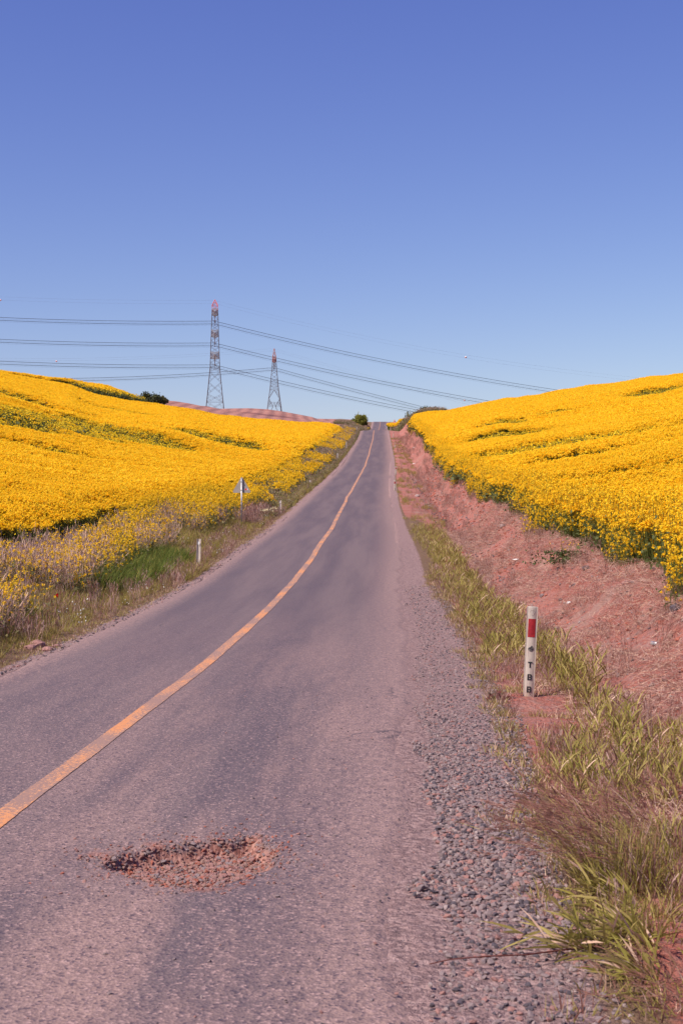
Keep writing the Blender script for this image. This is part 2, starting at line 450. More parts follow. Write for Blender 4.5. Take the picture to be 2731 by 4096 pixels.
def ground_mat():
    m, nt = mat('roadside earth and fields')
    tc = N(nt, 'ShaderNodeTexCoord').outputs['Object']
    n1 = noise(nt, tc, 1.3, 6, .65); n2 = noise(nt, tc, 9, 5, .7); n3 = noise(nt, tc, .12, 4)
    nf = noise(nt, tc, 40, 3, .7)
    def msk(name, amp=.5):
        a = attr(nt, name).outputs['Fac']
        return mrange(nt, math_(nt, 'ADD', a, math_(nt, 'MULTIPLY', math_(nt, 'SUBTRACT', n1, .5), amp * 1.6)), .35, .65)
    verge = mix(nt, n2, (.12, .075, .04), (.26, .15, .10))
    vo = N(nt, 'ShaderNodeTexVoronoi'); lk(nt, tc, vo.inputs['Vector']); vo.inputs['Scale'].default_value = 34
    sc_ = N(nt, 'ShaderNodeSeparateColor'); lk(nt, vo.outputs['Color'], sc_.inputs[0])
    grav = mix(nt, mrange(nt, sc_.outputs[0], .2, .9), (.20, .125, .122), (.40, .26, .24))
    grav = mix(nt, mrange(nt, n2, .35, .7, 0, .6), grav, (.36, .22, .20))
    red = mix(nt, mrange(nt, n1, .3, .7), (.36, .105, .075), (.45, .165, .12))
    red = mix(nt, mrange(nt, n2, .42, .66, 0, .8), red, (.35, .20, .18))
    red = mix(nt, mrange(nt, nf, .50, .66, 0, .7), red, (.15, .055, .045))
    nz_ = noise(nt, tc, 22, 4, .8); red = mix(nt, mrange(nt, nz_, .55, .7, 0, .5), red, (.52, .34, .29))
    n4 = noise(nt, tc, .55, 5, .7); red = mix(nt, mrange(nt, n4, .52, .66, 0, .6), red, (.37, .235, .19)); red = mix(nt, mrange(nt, n4, .46, .34, 0, .6), red, (.36, .105, .07))
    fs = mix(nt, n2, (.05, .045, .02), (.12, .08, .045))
    # ploughed land: furrows
    mp = N(nt, 'ShaderNodeMapping'); lk(nt, tc, mp.inputs[0]); mp.inputs['Rotation'].default_value = (0, 0, R(-2.2))
    wv = N(nt, 'ShaderNodeTexWave'); wv.bands_direction = 'X'; lk(nt, mp.outputs[0], wv.inputs[0])
    wv.inputs['Scale'].default_value = .085; wv.inputs['Distortion'].default_value = 1.2; wv.inputs['Detail'].default_value = 2; wv.inputs['Detail Scale'].default_value = .15
    pl = mix(nt, mrange(nt, n3, .35, .65), (.30, .125, .10), (.38, .18, .14))
    pl = mix(nt, mrange(nt, wv.outputs['Fac'], .2, .9, 0, .12), pl, (.20, .075, .065))
    pl = mix(nt, mrange(nt, n1, .4, .7, 0, .3), pl, (.50, .27, .22))
    dk = attr(nt, 'm_dark').outputs['Fac']
    pl = mix(nt, math_(nt, 'MULTIPLY', dk, .85), pl, (.17, .065, .06))
    c = mix(nt, msk('m_red', .5), verge, red)
    c = mix(nt, msk('m_grav', .45), c, grav)
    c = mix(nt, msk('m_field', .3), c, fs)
    c = mix(nt, attr(nt, 'm_plough').outputs['Fac'], c, pl)
    c = mix(nt, attr(nt, 'm_scrub').outputs['Fac'], c, (.13, .10, .05))
    b1 = bump(nt, n2, .9, .12); b2 = bump(nt, nf, .6, .02, b1)
    b3 = bump(nt, math_(nt, 'MULTIPLY', wv.outputs['Fac'], attr(nt, 'm_plough').outputs['Fac']), .6, .5, b2)
    out(nt, princ(nt, c, .92, .15, 0, b3)); return m
M['ground'] = ground_mat()

# ------------------------------------------------------------------ ground sheet
def build_ground():
    ys = [-30.]
    while ys[-1] < 3300: ys.append(ys[-1] + max(.16, .0085 * abs(ys[-1])) if ys[-1] > 4 else ys[-1] + 1.)
    ys = np.array(ys)
    o = [0.]
    while o[-1] < 1500:
        w = o[-1]
        o.append(w + (.5 if w < 2.0 else .12 if w < 8.5 else min(.12 + (w - 8.5) * .035, 80)))
    o = np.array(o); o = np.concatenate([-o[:0:-1], o])
    Y = np.repeat(ys[:, None], len(o), 1); X = XC(Y) + o[None, :]
    Z = H(X, Y)
    inside = (o > -WL + .12) & (o < WR - .3)
    Z = Z - .25 * inside[None, :] * (Y < 540)
    far = sst(560, 1000, Y)
    P = np.stack([X, Y, Z], -1)
    me = grid_mesh('ground', P, M['ground'])
    O = X - XC(Y); oL = -O - WL; oR = O - WR
    eL, eR = edgeL(Y), edgeR(Y)
    grav = np.maximum((1 - sst(.75, 1.15, oR)) * (oR > -1) , (1 - sst(.25, .5, oL)) * (oL > -1)) * (O != 0)
    grav = np.where(oR > -.5, 1 - sst(np.interp(0, [0], [0]) + .0, 1, (oR - np.interp(Y, [10, 25, 38, 60], [.75, .8, .55, .25])) / .5 + .5), np.where(oL > -.5, 1 - sst(.2, .5, oL), 1))
    red = np.where(O > 0, sst(.7, 1.3, oR) * (1 - sst(0, .8, oR - eR)), 0)
    red = np.maximum(red, (O > 0) * sst(.2, .5, oR) * sst(60, 75, Y) * (1 - sst(0, .8, oR - eR))) * (1 - sst(300, 330, Y))
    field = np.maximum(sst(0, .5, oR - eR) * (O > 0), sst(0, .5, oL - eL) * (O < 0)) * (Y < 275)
    pl = (O < 0) * sst(1.5, 4, oL) * sst(D1, D1 + 3, Y)
    scr = (O > 0) * sst(1, 2, oR) * sst(295, 320, Y)
    U = X / np.maximum(Y, 1); pxx = U * F + 1365.5
    bd = sst(400, 418, Y + 10 * fbm(pxx * .03, Y * .02)) * (1 - sst(432, 452, Y + 14 * fbm(pxx * .05, Y * .02))) * sst(950, 1000, pxx) * (1 - sst(1165, 1200, pxx))
    for n, a in (('m_grav', grav), ('m_red', red), ('m_field', field), ('m_plough', pl), ('m_scrub', scr), ('m_dark', bd)): fattr(me, n, a)
    g = link(bpy.data.objects.new('ground', me))
    tag(g, 'red earth verges, ditch and fields rising to low hills', 'ground', kind='structure')

# ------------------------------------------------------------------ road
HOLE = [(-1.46, 8.70), (-1.30, 8.92), (-.98, 9.14), (-.60, 9.32), (-.42, 9.08), (-.40, 8.64), (-.54, 8.28), (-.80, 8.02), (-1.08, 8.14), (-1.36, 8.42)]
def poly_sd(x, y, P):
    """signed distance to a polygon, positive inside"""
    d = np.full(x.shape, 1e9); ins = np.zeros(x.shape, bool)
    for i in range(len(P)):
        ax, ay = P[i]; bx, by = P[(i + 1) % len(P)]
        ex, ey = bx - ax, by - ay
        t = np.clip(((x - ax) * ex + (y - ay) * ey) / (ex * ex + ey * ey), 0, 1)
        d = np.minimum(d, np.hypot(x - ax - t * ex, y - ay - t * ey))
        c = ((ay > y) != (by > y)) & (x < (bx - ax) * (y - ay) / (by - ay + 1e-12) + ax)
        ins ^= c
    return np.where(ins, d, -d)
def road_z(x, y):
    o = x - XC(y)
    z = ZR(y) + .022 + .03 * (1 - (np.abs(o) / 2.7) ** 2) + .012 * fbm(x * .8, y * .5, 3)
    sd = poly_sd(x + .10 * fbm(x * 6, y * 6, 3), y + .10 * fbm(x * 6 + 9, y * 6, 3), HOLE)
    h = sst(-.02, .09, sd)
    z = z - h * (.115 + .05 * fbm(x * 9, y * 9, 3)) - .02 * sst(-.3, .05, sd)
    sd2 = np.exp(-(((x + .35) / .5) ** 2 + ((y - 7.55) / .28) ** 2))        # shallow broken patch in front of it
    z = z - sd2 * .012 * (1 + 2 * fbm(x * 12, y * 12))
    return z, np.clip(h + .5 * sst(-.35, 0, sd) * sst(-.05, .25, fbm(x * 7, y * 7, 3)), 0, 1) + 0 * sd2
def build_road():
    ys = [-8.]
    while ys[-1] < 556:
        y = ys[-1]
        ys.append(y + (.25 if y < 5.5 else .022 if 7.3 < y < 9.8 else .06 if y < 14 else .0055 * y))
    ys = np.array(ys)
    o = np.concatenate([np.arange(-WL, -.0, .06)])
    o = np.unique(np.round(np.concatenate([np.linspace(-WL, 0, 40), np.arange(.0, 2.5, .022), np.linspace(2.5, WR, 16)]), 4))
    Y = np.repeat(ys[:, None], len(o), 1); O = np.repeat(o[None, :], len(ys), 0)
    e = sst(2.0, 2.9, np.abs(O))
    O2 = O + e * np.sign(O) * (.16 * fbm(Y * .7, O * 0 + np.sign(O) * 3, 2) + .03 * fbm(Y * 3, O * 0 + np.sign(O) * 5, 2)) * 2
    X = XC(Y) + O2
    Z, hm = road_z(X, Y)
    Z = Z - .06 * sst(WR - .25, WR + .05, O) - .08 * sst(WL - .06, WL + .1, -O)
    me = grid_mesh('road', np.stack([X, Y, Z], -1), M['road'])
    fattr(me, 'rc', np.stack([O2, Y, np.zeros_like(Y)], -1), 'FLOAT_VECTOR'); fattr(me, 'hole', hm)
    r = link(bpy.data.objects.new('road', me))
    tag(r, 'narrow old mauve-grey asphalt road with a pothole, climbing to the crest', 'road', kind='structure')
    # yellow centre line: a paint sheet following the surface
    ys = [3.]
    while ys[-1] < 552: ys.append(ys[-1] + max(.05, .004 * ys[-1]))
    ys = np.array(ys)
    wob = .05 * fbm(ys * .10, 0 * ys + 2, 2) * 2 + .012 * fbm(ys * 2, 0 * ys + 7, 2)
    hw = .084 + .012 * fbm(ys * 1.1, ys * 0 + 4) + .008 * fbm(ys * 9, ys * 0 + 5)
    cols = np.linspace(-1, 1, 5)
    Y = np.repeat(ys[:, None], 5, 1); O = wob[:, None] + hw[:, None] * cols[None, :] + .006 * fbm(Y * 14, cols[None, :] * 3 + 0 * Y)
    X = XC(Y) + O; Z = road_z(X, Y)[0] + .005 + Y * 2e-5
    me = grid_mesh('centre_line', np.stack([X, Y, Z], -1), M['paint'])
    fattr(me, 'rc', np.stack([O, Y, 0 * Y], -1), 'FLOAT_VECTOR')
    l = link(bpy.data.objects.new('centre_line', me)); tag(l, 'worn solid yellow line painted down the middle of the road', 'road marking', kind='structure')
    # pale seam across the road beyond the dip
    m2, nt = mat('pale worn stripe'); out(nt, princ(nt, (.42, .34, .36), .8))
    for k, pts in enumerate(([(o_, 426 + .4 * math.sin(o_ * 3)) for o_ in np.linspace(-2.2, 2.7, 24)], [(1.9 + .5 * math.sin((y_ - 430) * .09), y_) for y_ in np.linspace(427, 470, 24)])):
        w = 1.1 if k == 0 else .07
        V = []
        for o_, y_ in pts:
            for s in (-1, 1):
                yy = y_ + (s * w * .5 if k == 0 else 0); xx = float(XC(yy)) + o_ + (0 if k == 0 else s * w)
                V.append((xx, yy, float(road_z(np.array(xx), np.array(yy))[0]) + .02))
        b = MB(); b.add(V, [(2 * i, 2 * i + 1, 2 * i + 3, 2 * i + 2) for i in range(len(pts) - 1)])
        tag(b.build('road_seam' if k == 0 else 'edge_mark', m2), 'pale stripe crossing the asphalt just past the dip' if k == 0 else 'thin pale curved mark in the right lane near the crest', 'road marking', kind='structure')
build_road()

# ------------------------------------------------------------------ scattering
def lib(name, meshes):
    c = bpy.data.collections.new(name)
    for i, me in enumerate(meshes):
        c.objects.link(bpy.data.objects.new('%s_%02d' % (name, i), me))
    return c
def scatter(name, P, rot, scl, coll, label, cat, nvar=None):
    n = len(P)
    me = bpy.data.meshes.new(name); me.vertices.add(n); me.vertices.foreach_set('co', np.asarray(P, np.float32).ravel())
    if np.ndim(scl) == 1: scl = np.repeat(np.asarray(scl)[:, None], 3, 1)
    fattr(me, 'rot', rot, 'FLOAT_VECTOR'); fattr(me, 'scl', scl, 'FLOAT_VECTOR')
    fattr(me, 'vid', rng.integers(0, len(coll.objects), n), 'INT')
    me.update()
    o = link(bpy.data.objects.new(name, me))
    ng = bpy.data.node_groups.new(name, 'GeometryNodeTree')
    ng.interface.new_socket('Geometry', in_out='INPUT', socket_type='NodeSocketGeometry')
    ng.interface.new_socket('Geometry', in_out='OUTPUT', socket_type='NodeSocketGeometry')
    gi = ng.nodes.new('NodeGroupInput'); go = ng.nodes.new('NodeGroupOutput')
    ip = ng.nodes.new('GeometryNodeInstanceOnPoints'); ci = ng.nodes.new('GeometryNodeCollectionInfo')
    ci.inputs['Collection'].default_value = coll; ci.inputs['Separate Children'].default_value = True; ci.inputs['Reset Children'].default_value = True
    def na(nm, t):
        a = ng.nodes.new('GeometryNodeInputNamedAttribute'); a.data_type = t; a.inputs['Name'].default_value = nm
        return [s for s in a.outputs if s.name == 'Attribute' and s.enabled][0]
    L = ng.links.new
    L(gi.outputs[0], ip.inputs['Points']); L(ci.outputs[0], ip.inputs['Instance'])
    ip.inputs['Pick Instance'].default_value = True
    L(na('vid', 'INT'), ip.inputs['Instance Index'])
    er = ng.nodes.new('FunctionNodeEulerToRotation'); L(na('rot', 'FLOAT_VECTOR'), er.inputs[0]); L(er.outputs[0], ip.inputs['Rotation'])
    L(na('scl', 'FLOAT_VECTOR'), ip.inputs['Scale']); L(ip.outputs[0], go.inputs[0])
    md = o.modifiers.new('scatter', 'NODES'); md.node_group = ng
    return tag(o, label, cat, kind='stuff')

def jgrid(x0, x1, y0, y1, dens):
    s = 1 / math.sqrt(dens)
    xs = np.arange(x0, x1, s); ys = np.arange(y0, y1, s)
    X, Y = np.meshgrid(xs, ys); X = X.ravel() + (rng.random(X.size) - .5) * s * 1.3; Y = Y.ravel() + (rng.random(Y.size) - .5) * s * 1.3
    return X, Y
def rots(n, tilt=.08):
    return np.stack([rng.normal(0, tilt, n), rng.normal(0, tilt, n), rng.random(n) * 6.283], 1)

def rquad(c, size, nrm_up=.3, elong=1., flat=1.):
    """little leaf/petal quads with random facing, c (N,3)"""
    n = len(c)
    a = rng.normal(size=(n, 3)); a[:, 2] *= flat; a[:, :2] += 1e-4; a /= np.linalg.norm(a, axis=1)[:, None]
    b = rng.normal(size=(n, 3)); b[:, 2] *= (1 - nrm_up) * flat; b -= a * np.sum(a * b, 1)[:, None]; b /= np.linalg.norm(b, axis=1)[:, None] + 1e-9
    s = np.asarray(size) * (.7 + .6 * rng.random(n)); s = s[:, None]
    return np.stack([c - a * s * elong - b * s * .15, c - b * s * .8, c + a * s * elong, c + b * s], 1)
def strip(p0, p1, w, side=None):
    p0 = np.asarray(p0, float); p1 = np.asarray(p1, float)
    d = p1 - p0; 
    if side is None: side = rng.normal(size=d.shape)
    s = np.cross(d, side); s /= (np.linalg.norm(s, axis=-1, keepdims=True) + 1e-9)
    w0 = np.asarray(w, float).reshape(-1, 1) * .5; 
    return np.stack([p0 - s * w0, p0 + s * w0, p1 + s * w0 * .6, p1 - s * w0 * .6], 1)

def rape(nst, rad, h, nq, qs, rr, mats=('petal', 'rstem', 'rleaf', 'bud'), leafn=8, leafs=.07, hvar=.14, stemw=.012):
    Q = []; I = []
    def put(q, m): Q.append(q); I.append(np.full(len(q), m))
    a = rng.random(nst) * 6.283; r = rad * np.sqrt(rng.random(nst))
    tips = np.stack([np.cos(a) * r, np.sin(a) * r, h * (1 - hvar + hvar * 1.4 * rng.random(nst)) - .10 * (r / max(rad, .01)) ** 2], 1)
    root = tips * np.array([.55, .55, 0])
    mid = (root + tips) * .5 + rng.normal(0, .02, tips.shape)
    put(strip(root, mid, np.full(nst, stemw)), 1); put(strip(mid, tips, np.full(nst, stemw * .8)), 1)
    put(strip(root, mid, np.full(nst, stemw)), 1)
    c = np.repeat(tips, nq, 0)
    off = rng.normal(size=c.shape); off /= np.linalg.norm(off, axis=1)[:, None]; off *= (rng.random(len(c)) ** .4)[:, None]
    off *= np.array([rr, rr, rr * 1.15]); 
    put(rquad(c + off, qs, .0, 1., .55), 0)
    nb = max(nq // 5, 1)
    c = np.repeat(tips, nb, 0) + rng.normal(0, 1, (nst * nb, 3)) * np.array([rr * .5, rr * .5, rr]) - np.array([0, 0, rr * 1.6])
    put(rquad(c, qs * .8, elong=1.6), 3)
    if leafn:
        n = leafn; c = np.stack([rng.normal(0, rad * .7, n), rng.normal(0, rad * .7, n), h * (.08 + .62 * rng.random(n))], 1)
        put(rquad(c, leafs, .6, 1.5), 2)
    return np.concatenate(Q), np.concatenate(I), [M[k] for k in mats]
def mk(name, t): return quads_mesh(name, *t)

def blades(n, rad, h, w, mats, wts=None, lean=.35, droop=.3, hv=.5, segs=3, dirn=None):
    """a tuft of grass: each blade a bent tapering strip"""
    Q = []; I = []
    a = rng.random(n) * 6.283; r = rad * np.sqrt(rng.random(n))
    p = np.stack([np.cos(a) * r, np.sin(a) * r, np.full(n, -.03)], 1)
    la = a + rng.normal(0, .9, n); ln = np.abs(rng.normal(0, lean, n))
    L = h * (1 - hv * rng.random(n))
    d = np.stack([np.cos(la) * ln, np.sin(la) * ln, np.ones(n)], 1)
    if dirn is not None: d += np.array(dirn)
    d /= np.linalg.norm(d, axis=1)[:, None]
    side = np.cross(d, rng.normal(size=d.shape)); side /= np.linalg.norm(side, axis=1)[:, None]
    mi = rng.choice(len(mats), n, p=wts)
    W = w * (.6 + .8 * rng.random(n))
    prof = [.8, 1., .75, .05] if segs == 3 else [.9, .8, .05]
    for k in range(segs):
        q = p + d * (L / segs)[:, None]
        w0 = (W * prof[k] * .5)[:, None]; w1 = (W * prof[k + 1] * .5)[:, None]
        Q.append(np.stack([p - side * w0, p + side * w0, q + side * w1, q - side * w1], 1)); I.append(mi)
        p = q; d = d + np.array([0, 0, -droop]) * rng.random(n)[:, None] + np.stack([np.cos(la), np.sin(la), 0 * la], 1) * droop * .7; d /= np.linalg.norm(d, axis=1)[:, None]
    return np.concatenate(Q), np.concatenate(I), [M[m] for m in mats]
def merge(*ts):
    Q = []; I = []; Ms = []
    for q, i, m in ts:
        Q.append(q); I.append(i + len(Ms)); Ms += m
    return np.concatenate(Q), np.concatenate(I), Ms

RN = lib('rape_near', [mk('rape_near', rape(11, .21, 1.25, 20, .018, .042, leafn=8, leafs=.030, hvar=.09)) for _ in range(7)])
RMD = lib('rape_mid', [mk('rape_mid', rape(20, .31, 1.25, 10, .030, .050, leafn=6, leafs=.05, stemw=.014, hvar=.08)) for _ in range(6)])
RF = lib('rape_far', [mk('rape_far', rape(40, .56, 1.25, 6, .056, .07, leafn=8, leafs=.08, stemw=.02, hvar=.08)) for _ in range(6)])
RE = lib('rape_edge', [mk('rape_edge', rape(17, .26, 1.12, 14, .020, .042, leafn=16, leafs=.030, hvar=.72, stemw=.009)) for _ in range(6)])
GN_ = lib('rape_green', [mk('rape_green', rape(16, .32, .75, 1, .028, .04, ('petal', 'rstem', 'rleaf', 'rleaf'), leafn=90, leafs=.034, hvar=.5, stemw=.012)) for _ in range(5)])
GB_ = lib('rape_green_far', [mk('rape_green_far', rape(14, .5, .8, 2, .05, .08, ('petal', 'rstem', 'rleaf', 'rleaf'), leafn=90, leafs=.075, hvar=.5, stemw=.03)) for _ in range(5)])

# thin spots in the crop where dark stems show: (px, py, half length m, half depth m, how bare)
_G = []
for px_, py_, a_, b_, st, sk in [(300, 1745, 5, 2.2, .9, .1), (420, 1752, 8, 3.2, 1.1, -.1), (520, 1738, 5, 2.2, 1., .05), (200, 1722, 3, 1.0, .6, 0.), (20, 1700, 5, 3., .95, .1), (95, 1685, 4, 2, .8, 0), (735, 1762, 6, 2.6, 1., 0.), (870, 1790, 6, 2.8, 1., 0),
                                 (800, 1745, 6, 1.8, .8, 0), (930, 1800, 2.5, 1.2, .9, 0), (180, 1800, 5, .6, .5, 0), (110, 1610, 7, 2, .6, 0), (450, 1640, 9, 2.5, .55, 0), (1150, 1790, 2, 2, .7, 0),
                                 (2050, 1752, 5, 1.6, 1., 0), (2180, 1805, 5, 1.4, .95, 0), (2260, 1800, 4, 1.4, .9, 0), (2340, 1850, 3, 1., .9, 0), (1980, 1715, 3, 1.5, .8, 0), (2020, 1700, 3, 1.3, .9, 0), (2620, 1570, 5, 2, .85, 0), (2700, 1720, 5, 1.5, .5, 0), (2400, 1770, 5, 1.4, .6, 0), (2580, 1900, 4, .7, .5, 0), (2200, 1660, 6, 2, .45, 0)]:
    hx, hy = hit(px_, py_, .9); _G.append((hx, hy, a_, b_, st, sk))
GAPS += _G
build_ground()
def gap(x, y):
    g = np.zeros(np.shape(x))
    for hx, hy, a, b, st, sk in GAPS:
        dx = x - hx; dy = y - hy - sk * dx + 4 * fbm(x * .18, y * .1, 3)
        w = np.exp(-((dx / a) ** 2 + (dy / (b * 2.1 + .8)) ** 2) ** 1.5) * st
        g = np.maximum(g, w)
    return g

def field(side, name, label):
    PP = [[], [], [], [], []]; SC = [[], [], [], [], []]
    for k, (y0, y1, dens) in enumerate([(7, 62, 21), (62, 132, 10.5), (132, D1 + (0 if side < 0 else 8), 4.4)]):
        xm = .27 * y1 + 6
        X, Y = jgrid(-xm if side < 0 else -2, 16 if side < 0 else xm, y0, y1, dens)
        O = X - XC(Y); off = -O - WL if side < 0 else O - WR
        e = edgeL(Y) if side < 0 else edgeR(Y)
        ok = (off > e) & (np.abs(X) < .262 * Y + 5)
        X, Y, off, e = X[ok], Y[ok], off[ok], e[ok]
        g = gap(X, Y)
        nz = fbm(X * .35, Y * .35, 3)
        keep = rng.random(len(X)) > (sst(.25, .6, g + nz * .45) * (.94 if k else .97) + .05 * sst(.08, .3, nz))
        hs = (.95 + .30 * fbm(X * .25 + 7, Y * .22, 3) + .08 * fbm(X * 1.1, Y * 1.1, 2)) * (.74 + .26 * sst(0, 1.3, off - e)) - .25 * sst(.1, .6, g) 
        PP[k].append(np.stack([X, Y, H(X, Y) - .03], 1)[keep]); SC[k].append(np.clip(hs[keep], .35, 1.25))
        # green plants without bloom in the thin spots and under the margin
        gr = (g > .3) | (off < e + .55)
        sel = gr & (rng.random(len(X)) < np.where(off < e + .55, .3 if side < 0 else .06, .85))
        j = rng.normal(0, .2, (sel.sum(), 2))
        kk = 3 if k == 0 else 4
        PP[kk].append(np.stack([X[sel] + j[:, 0], Y[sel] + j[:, 1], H(X[sel], Y[sel]) - .02], 1)); SC[kk].append((.6 + .5 * rng.random(sel.sum())) * (1.0 if k < 2 else 1.2))
    for k, (cl, tl) in enumerate(((RN, 'near'), (RMD, 'middle'), (RF, 'far'), (GN_, 'green'), (GB_, 'green far'))):
        P = np.concatenate(PP[k]); S = np.concatenate(SC[k])
        w = .85 + .35 * rng.random(len(P))
        yield k, P, np.stack([w, w, S], 1), cl
names = {0: ('rapeseed_flowers', 'yellow flowering rapeseed at the front of the %s'), 1: ('rapeseed_flowers', 'yellow flowering rapeseed across the middle of the %s'),
         2: ('rapeseed_flowers', 'distant yellow rapeseed reaching the skyline of the %s'), 3: ('rapeseed_foliage', 'green rapeseed stems and leaves along the near margin of the %s'), 4: ('rapeseed_foliage', 'dark green foliage showing in the thin spots of the %s')}
for sd, fn in ((-1, 'field left of the road'), (1, 'field right of the road')):
    for k, P, S, cl in field(sd, '', ''):
        scatter(names[k][0], P, rots(len(P), .06), S, cl, names[k][1] % fn, 'crop')
# second strip of crop behind the left field
X, Y = jgrid(-75, -32, 276, 318, 2.6)
pxs = X / Y * F + 1365.5
ok = (Y > 277 + .02 * (pxs - 250)) & (pxs > -150) & (pxs < 575) & (Y < 300)
X, Y = X[ok], Y[ok]
scatter('rapeseed_flowers', np.stack([X, Y, H(X, Y)], 1), rots(len(X), .1), (1.0 + .4 * rng.random(len(X))) * np.interp(X / Y * F + 1365.5, [260, 400, 575], [1.0, 1.1, .7]), RF, 'separate strip of rapeseed behind the left hill brow, above the dark band', 'crop')
ok = (Y < 284 + .02 * (X / Y * F + 1115.5)) & (X / Y * F + 1365.5 > 300)
X, Y = X[ok], Y[ok] - 2.5
scatter('rapeseed_foliage', np.stack([X, Y, H(X, Y)], 1), rots(len(X), .1), (1.5 + .6 * rng.random(len(X))), GB_, 'dark green band of stems at the near edge of the strip behind the left brow', 'crop')

# ------------------------------------------------------------------ verges
def vpts(y0, y1, dens, o0, o1, side, cond=None):
    X, Y = jgrid(-14 if side < 0 else -4, 20, y0, y1, dens)
    O = X - XC(Y); off = -O - WL if side < 0 else O - WR
    a = o0(Y) if callable(o0) else o0; b = o1(Y) if callable(o1) else o1
    ok = (off > a) & (off < b) & (np.abs(X) < .265 * Y + 2.2)
    if cond is not None: ok &= cond(X, Y, off)
    return X[ok], Y[ok], off[ok]
def put(name, X, Y, cl, label, cat, s=1., sv=.35, tilt=.1, dz=-.01):
    keep = ~((np.abs(X - 2.2) < .36) & (Y > 13.3) & (Y < 16.5)) | (cl.name.startswith('tuft_short') & ((Y < 15.3) | (Y > 16.6))) | (cat in ('wild flowers', 'crop'))
    keep &= ~((np.abs(X / np.maximum(Y, 1) + .0700) < .010) & (Y > 48) & (Y < 61.5) & (cat not in ('grass',)))
    s = np.asarray(s) * np.ones(len(X)); s = s[keep]; X = X[keep]; Y = Y[keep]
    n = len(X)
    if n == 0: return
    s = np.asarray(s) * (1 - sv / 2 + sv * rng.random(n))
    scatter(name, np.stack([X, Y, H(X, Y) + dz], 1), rots(n, tilt), s * np.ones(n), cl, label, cat)

TG = lib('tuft_green', [mk('tg', blades(34, .10, .30, .007, ['grass', 'olive', 'redgrass'], [.5, .38, .12])) for _ in range(5)])
TB = lib('tuft_bright', [mk('tb', blades(40, .12, .42, .008, ['grassb', 'grass'], [.75, .25])) for _ in range(4)])
TS = lib('tuft_short', [mk('ts', blades(30, .10, .13, .006, ['olive', 'redgrass', 'straw', 'grass'], [.3, .3, .15, .25])) for _ in range(4)])
def stems(n, rad, h, mats, w=.006, heads=True, twigs=2):
    Q = []; I = []
    a = rng.random(n) * 6.283; r = rad * np.sqrt(rng.random(n)); ln = rng.normal(0, .16, (n, 2)) * h
    p0 = np.stack([np.cos(a) * r, np.sin(a) * r, 0 * r - .03], 1); hh = h * (.55 + .5 * rng.random(n))
    p1 = p0 + np.stack([ln[:, 0], ln[:, 1], hh], 1)
    mi = rng.integers(0, len(mats), n)
    Q.append(strip(p0, p1, np.full(n, w))); I.append(mi)
    for _ in range(twigs):
        t = .45 + .5 * rng.random(n); b = p0 + (p1 - p0) * t[:, None]
        e = b + np.stack([rng.normal(0, .06, n), rng.normal(0, .06, n), .08 + .09 * rng.random(n)], 1) * (h / .7)
        Q.append(strip(b, e, np.full(n, w * .7))); I.append(mi)
    if heads:
        e = p1 + np.stack([rng.normal(0, .015, n), rng.normal(0, .015, n), .07 + 0 * a], 1)
        Q.append(strip(p1 - (p1 - p0) * .03, e, np.full(n, w * 2.2))); I.append(mi)
    return np.concatenate(Q), np.concatenate(I), [M[m] for m in mats]
TD = lib('stems_dry', [mk('td', stems(18, .16, .78, ['mauve', 'mauve', 'straw', 'mauve'])) for _ in range(5)])
TR = lib('stems_red', [mk('tr', stems(24, .14, .5, ['redgrass', 'mauve'], .006)) for _ in range(4)])
def wild(nst=9, h=.75, rad=.2):
    q1 = rape(nst, rad, h, 7, .015, .032, ('petal_wild', 'rstem', 'greyleaf', 'bud'), leafn=10, leafs=.03, hvar=.5, stemw=.006)
    return q1
WM = lib('wild_mustard', [mk('wm', wild()) for _ in range(6)])
WF = lib('wild_mustard_far', [mk('wmf', rape(12, .33, .8, 6, .032, .06, ('petal_wild', 'rstem', 'greyleaf', 'bud'), leafn=26, leafs=.055, hvar=.5, stemw=.012)) for _ in range(5)])
GW = lib('grey_weeds', [mk('gw', merge(rape(8, .3, .7, 1, .02, .05, ('umbel', 'greyleaf', 'greyleaf', 'greyleaf'), leafn=60, leafs=.05, hvar=.5), stems(10, .25, .7, ['redgrass', 'mauve'], .010))) for _ in range(5)])
WD = lib('daisies', [mk('wd', (lambda c: (np.concatenate([rquad(c + rng.normal(0, .006, c.shape), .014, .0) for _ in range(3)] + [strip(c * np.array([1, 1, 0]), c, np.full(len(c), .003))]),
        np.concatenate([np.zeros(3 * len(c), int), np.ones(len(c), int)]), [M['white'], M['rstem']]))(np.stack([rng.normal(0, .12, 5), rng.normal(0, .12, 5), .18 + .12 * rng.random(5)], 1))) for _ in range(4)])

# LEFT
lo = lambda y: .18 + .35 * (fbm(y * 1.4, 0 * y + 5) + .25)
X, Y, o = vpts(14, 100, 26, lo, 1.3, -1, lambda x, y, o: rng.random(len(x)) < np.interp(y, [14, 50, 100], [1, .8, .4]))
put('short_grass', X, Y, TS, 'short reddish and straw coloured grass fringing the left edge of the asphalt', 'grass')
X, Y, o = vpts(14, 75, 24, .7, 5.4, -1, lambda x, y, o: rng.random(len(x)) < np.where(o < 3, .95, .45))
put('verge_grass', X, Y, TG, 'olive green grass on the left verge between road and rapeseed', 'grass', s=np.where(o < 1.6, .8, 1.25) * np.interp(Y, [15, 60], [.9, 1.3]))
X, Y, o = vpts(75, 250, 6, .5, edgeL, -1)
put('verge_grass', X, Y, TG, 'grass on the far left verge climbing beside the road', 'grass', s=1.9 + .3 * (o > 2))
X, Y, o = vpts(28, 50, 26, .7, 3.6, -1, lambda x, y, o: (((o - 2.0) / .9) ** 2 + ((y - 38.5) / 5.5) ** 2 < 1 + 1.6 * fbm(x * 2, y * 2)))
put('bright_grass', X, Y, TB, 'lush bright green grass patch on the left verge', 'grass', s=1.5)
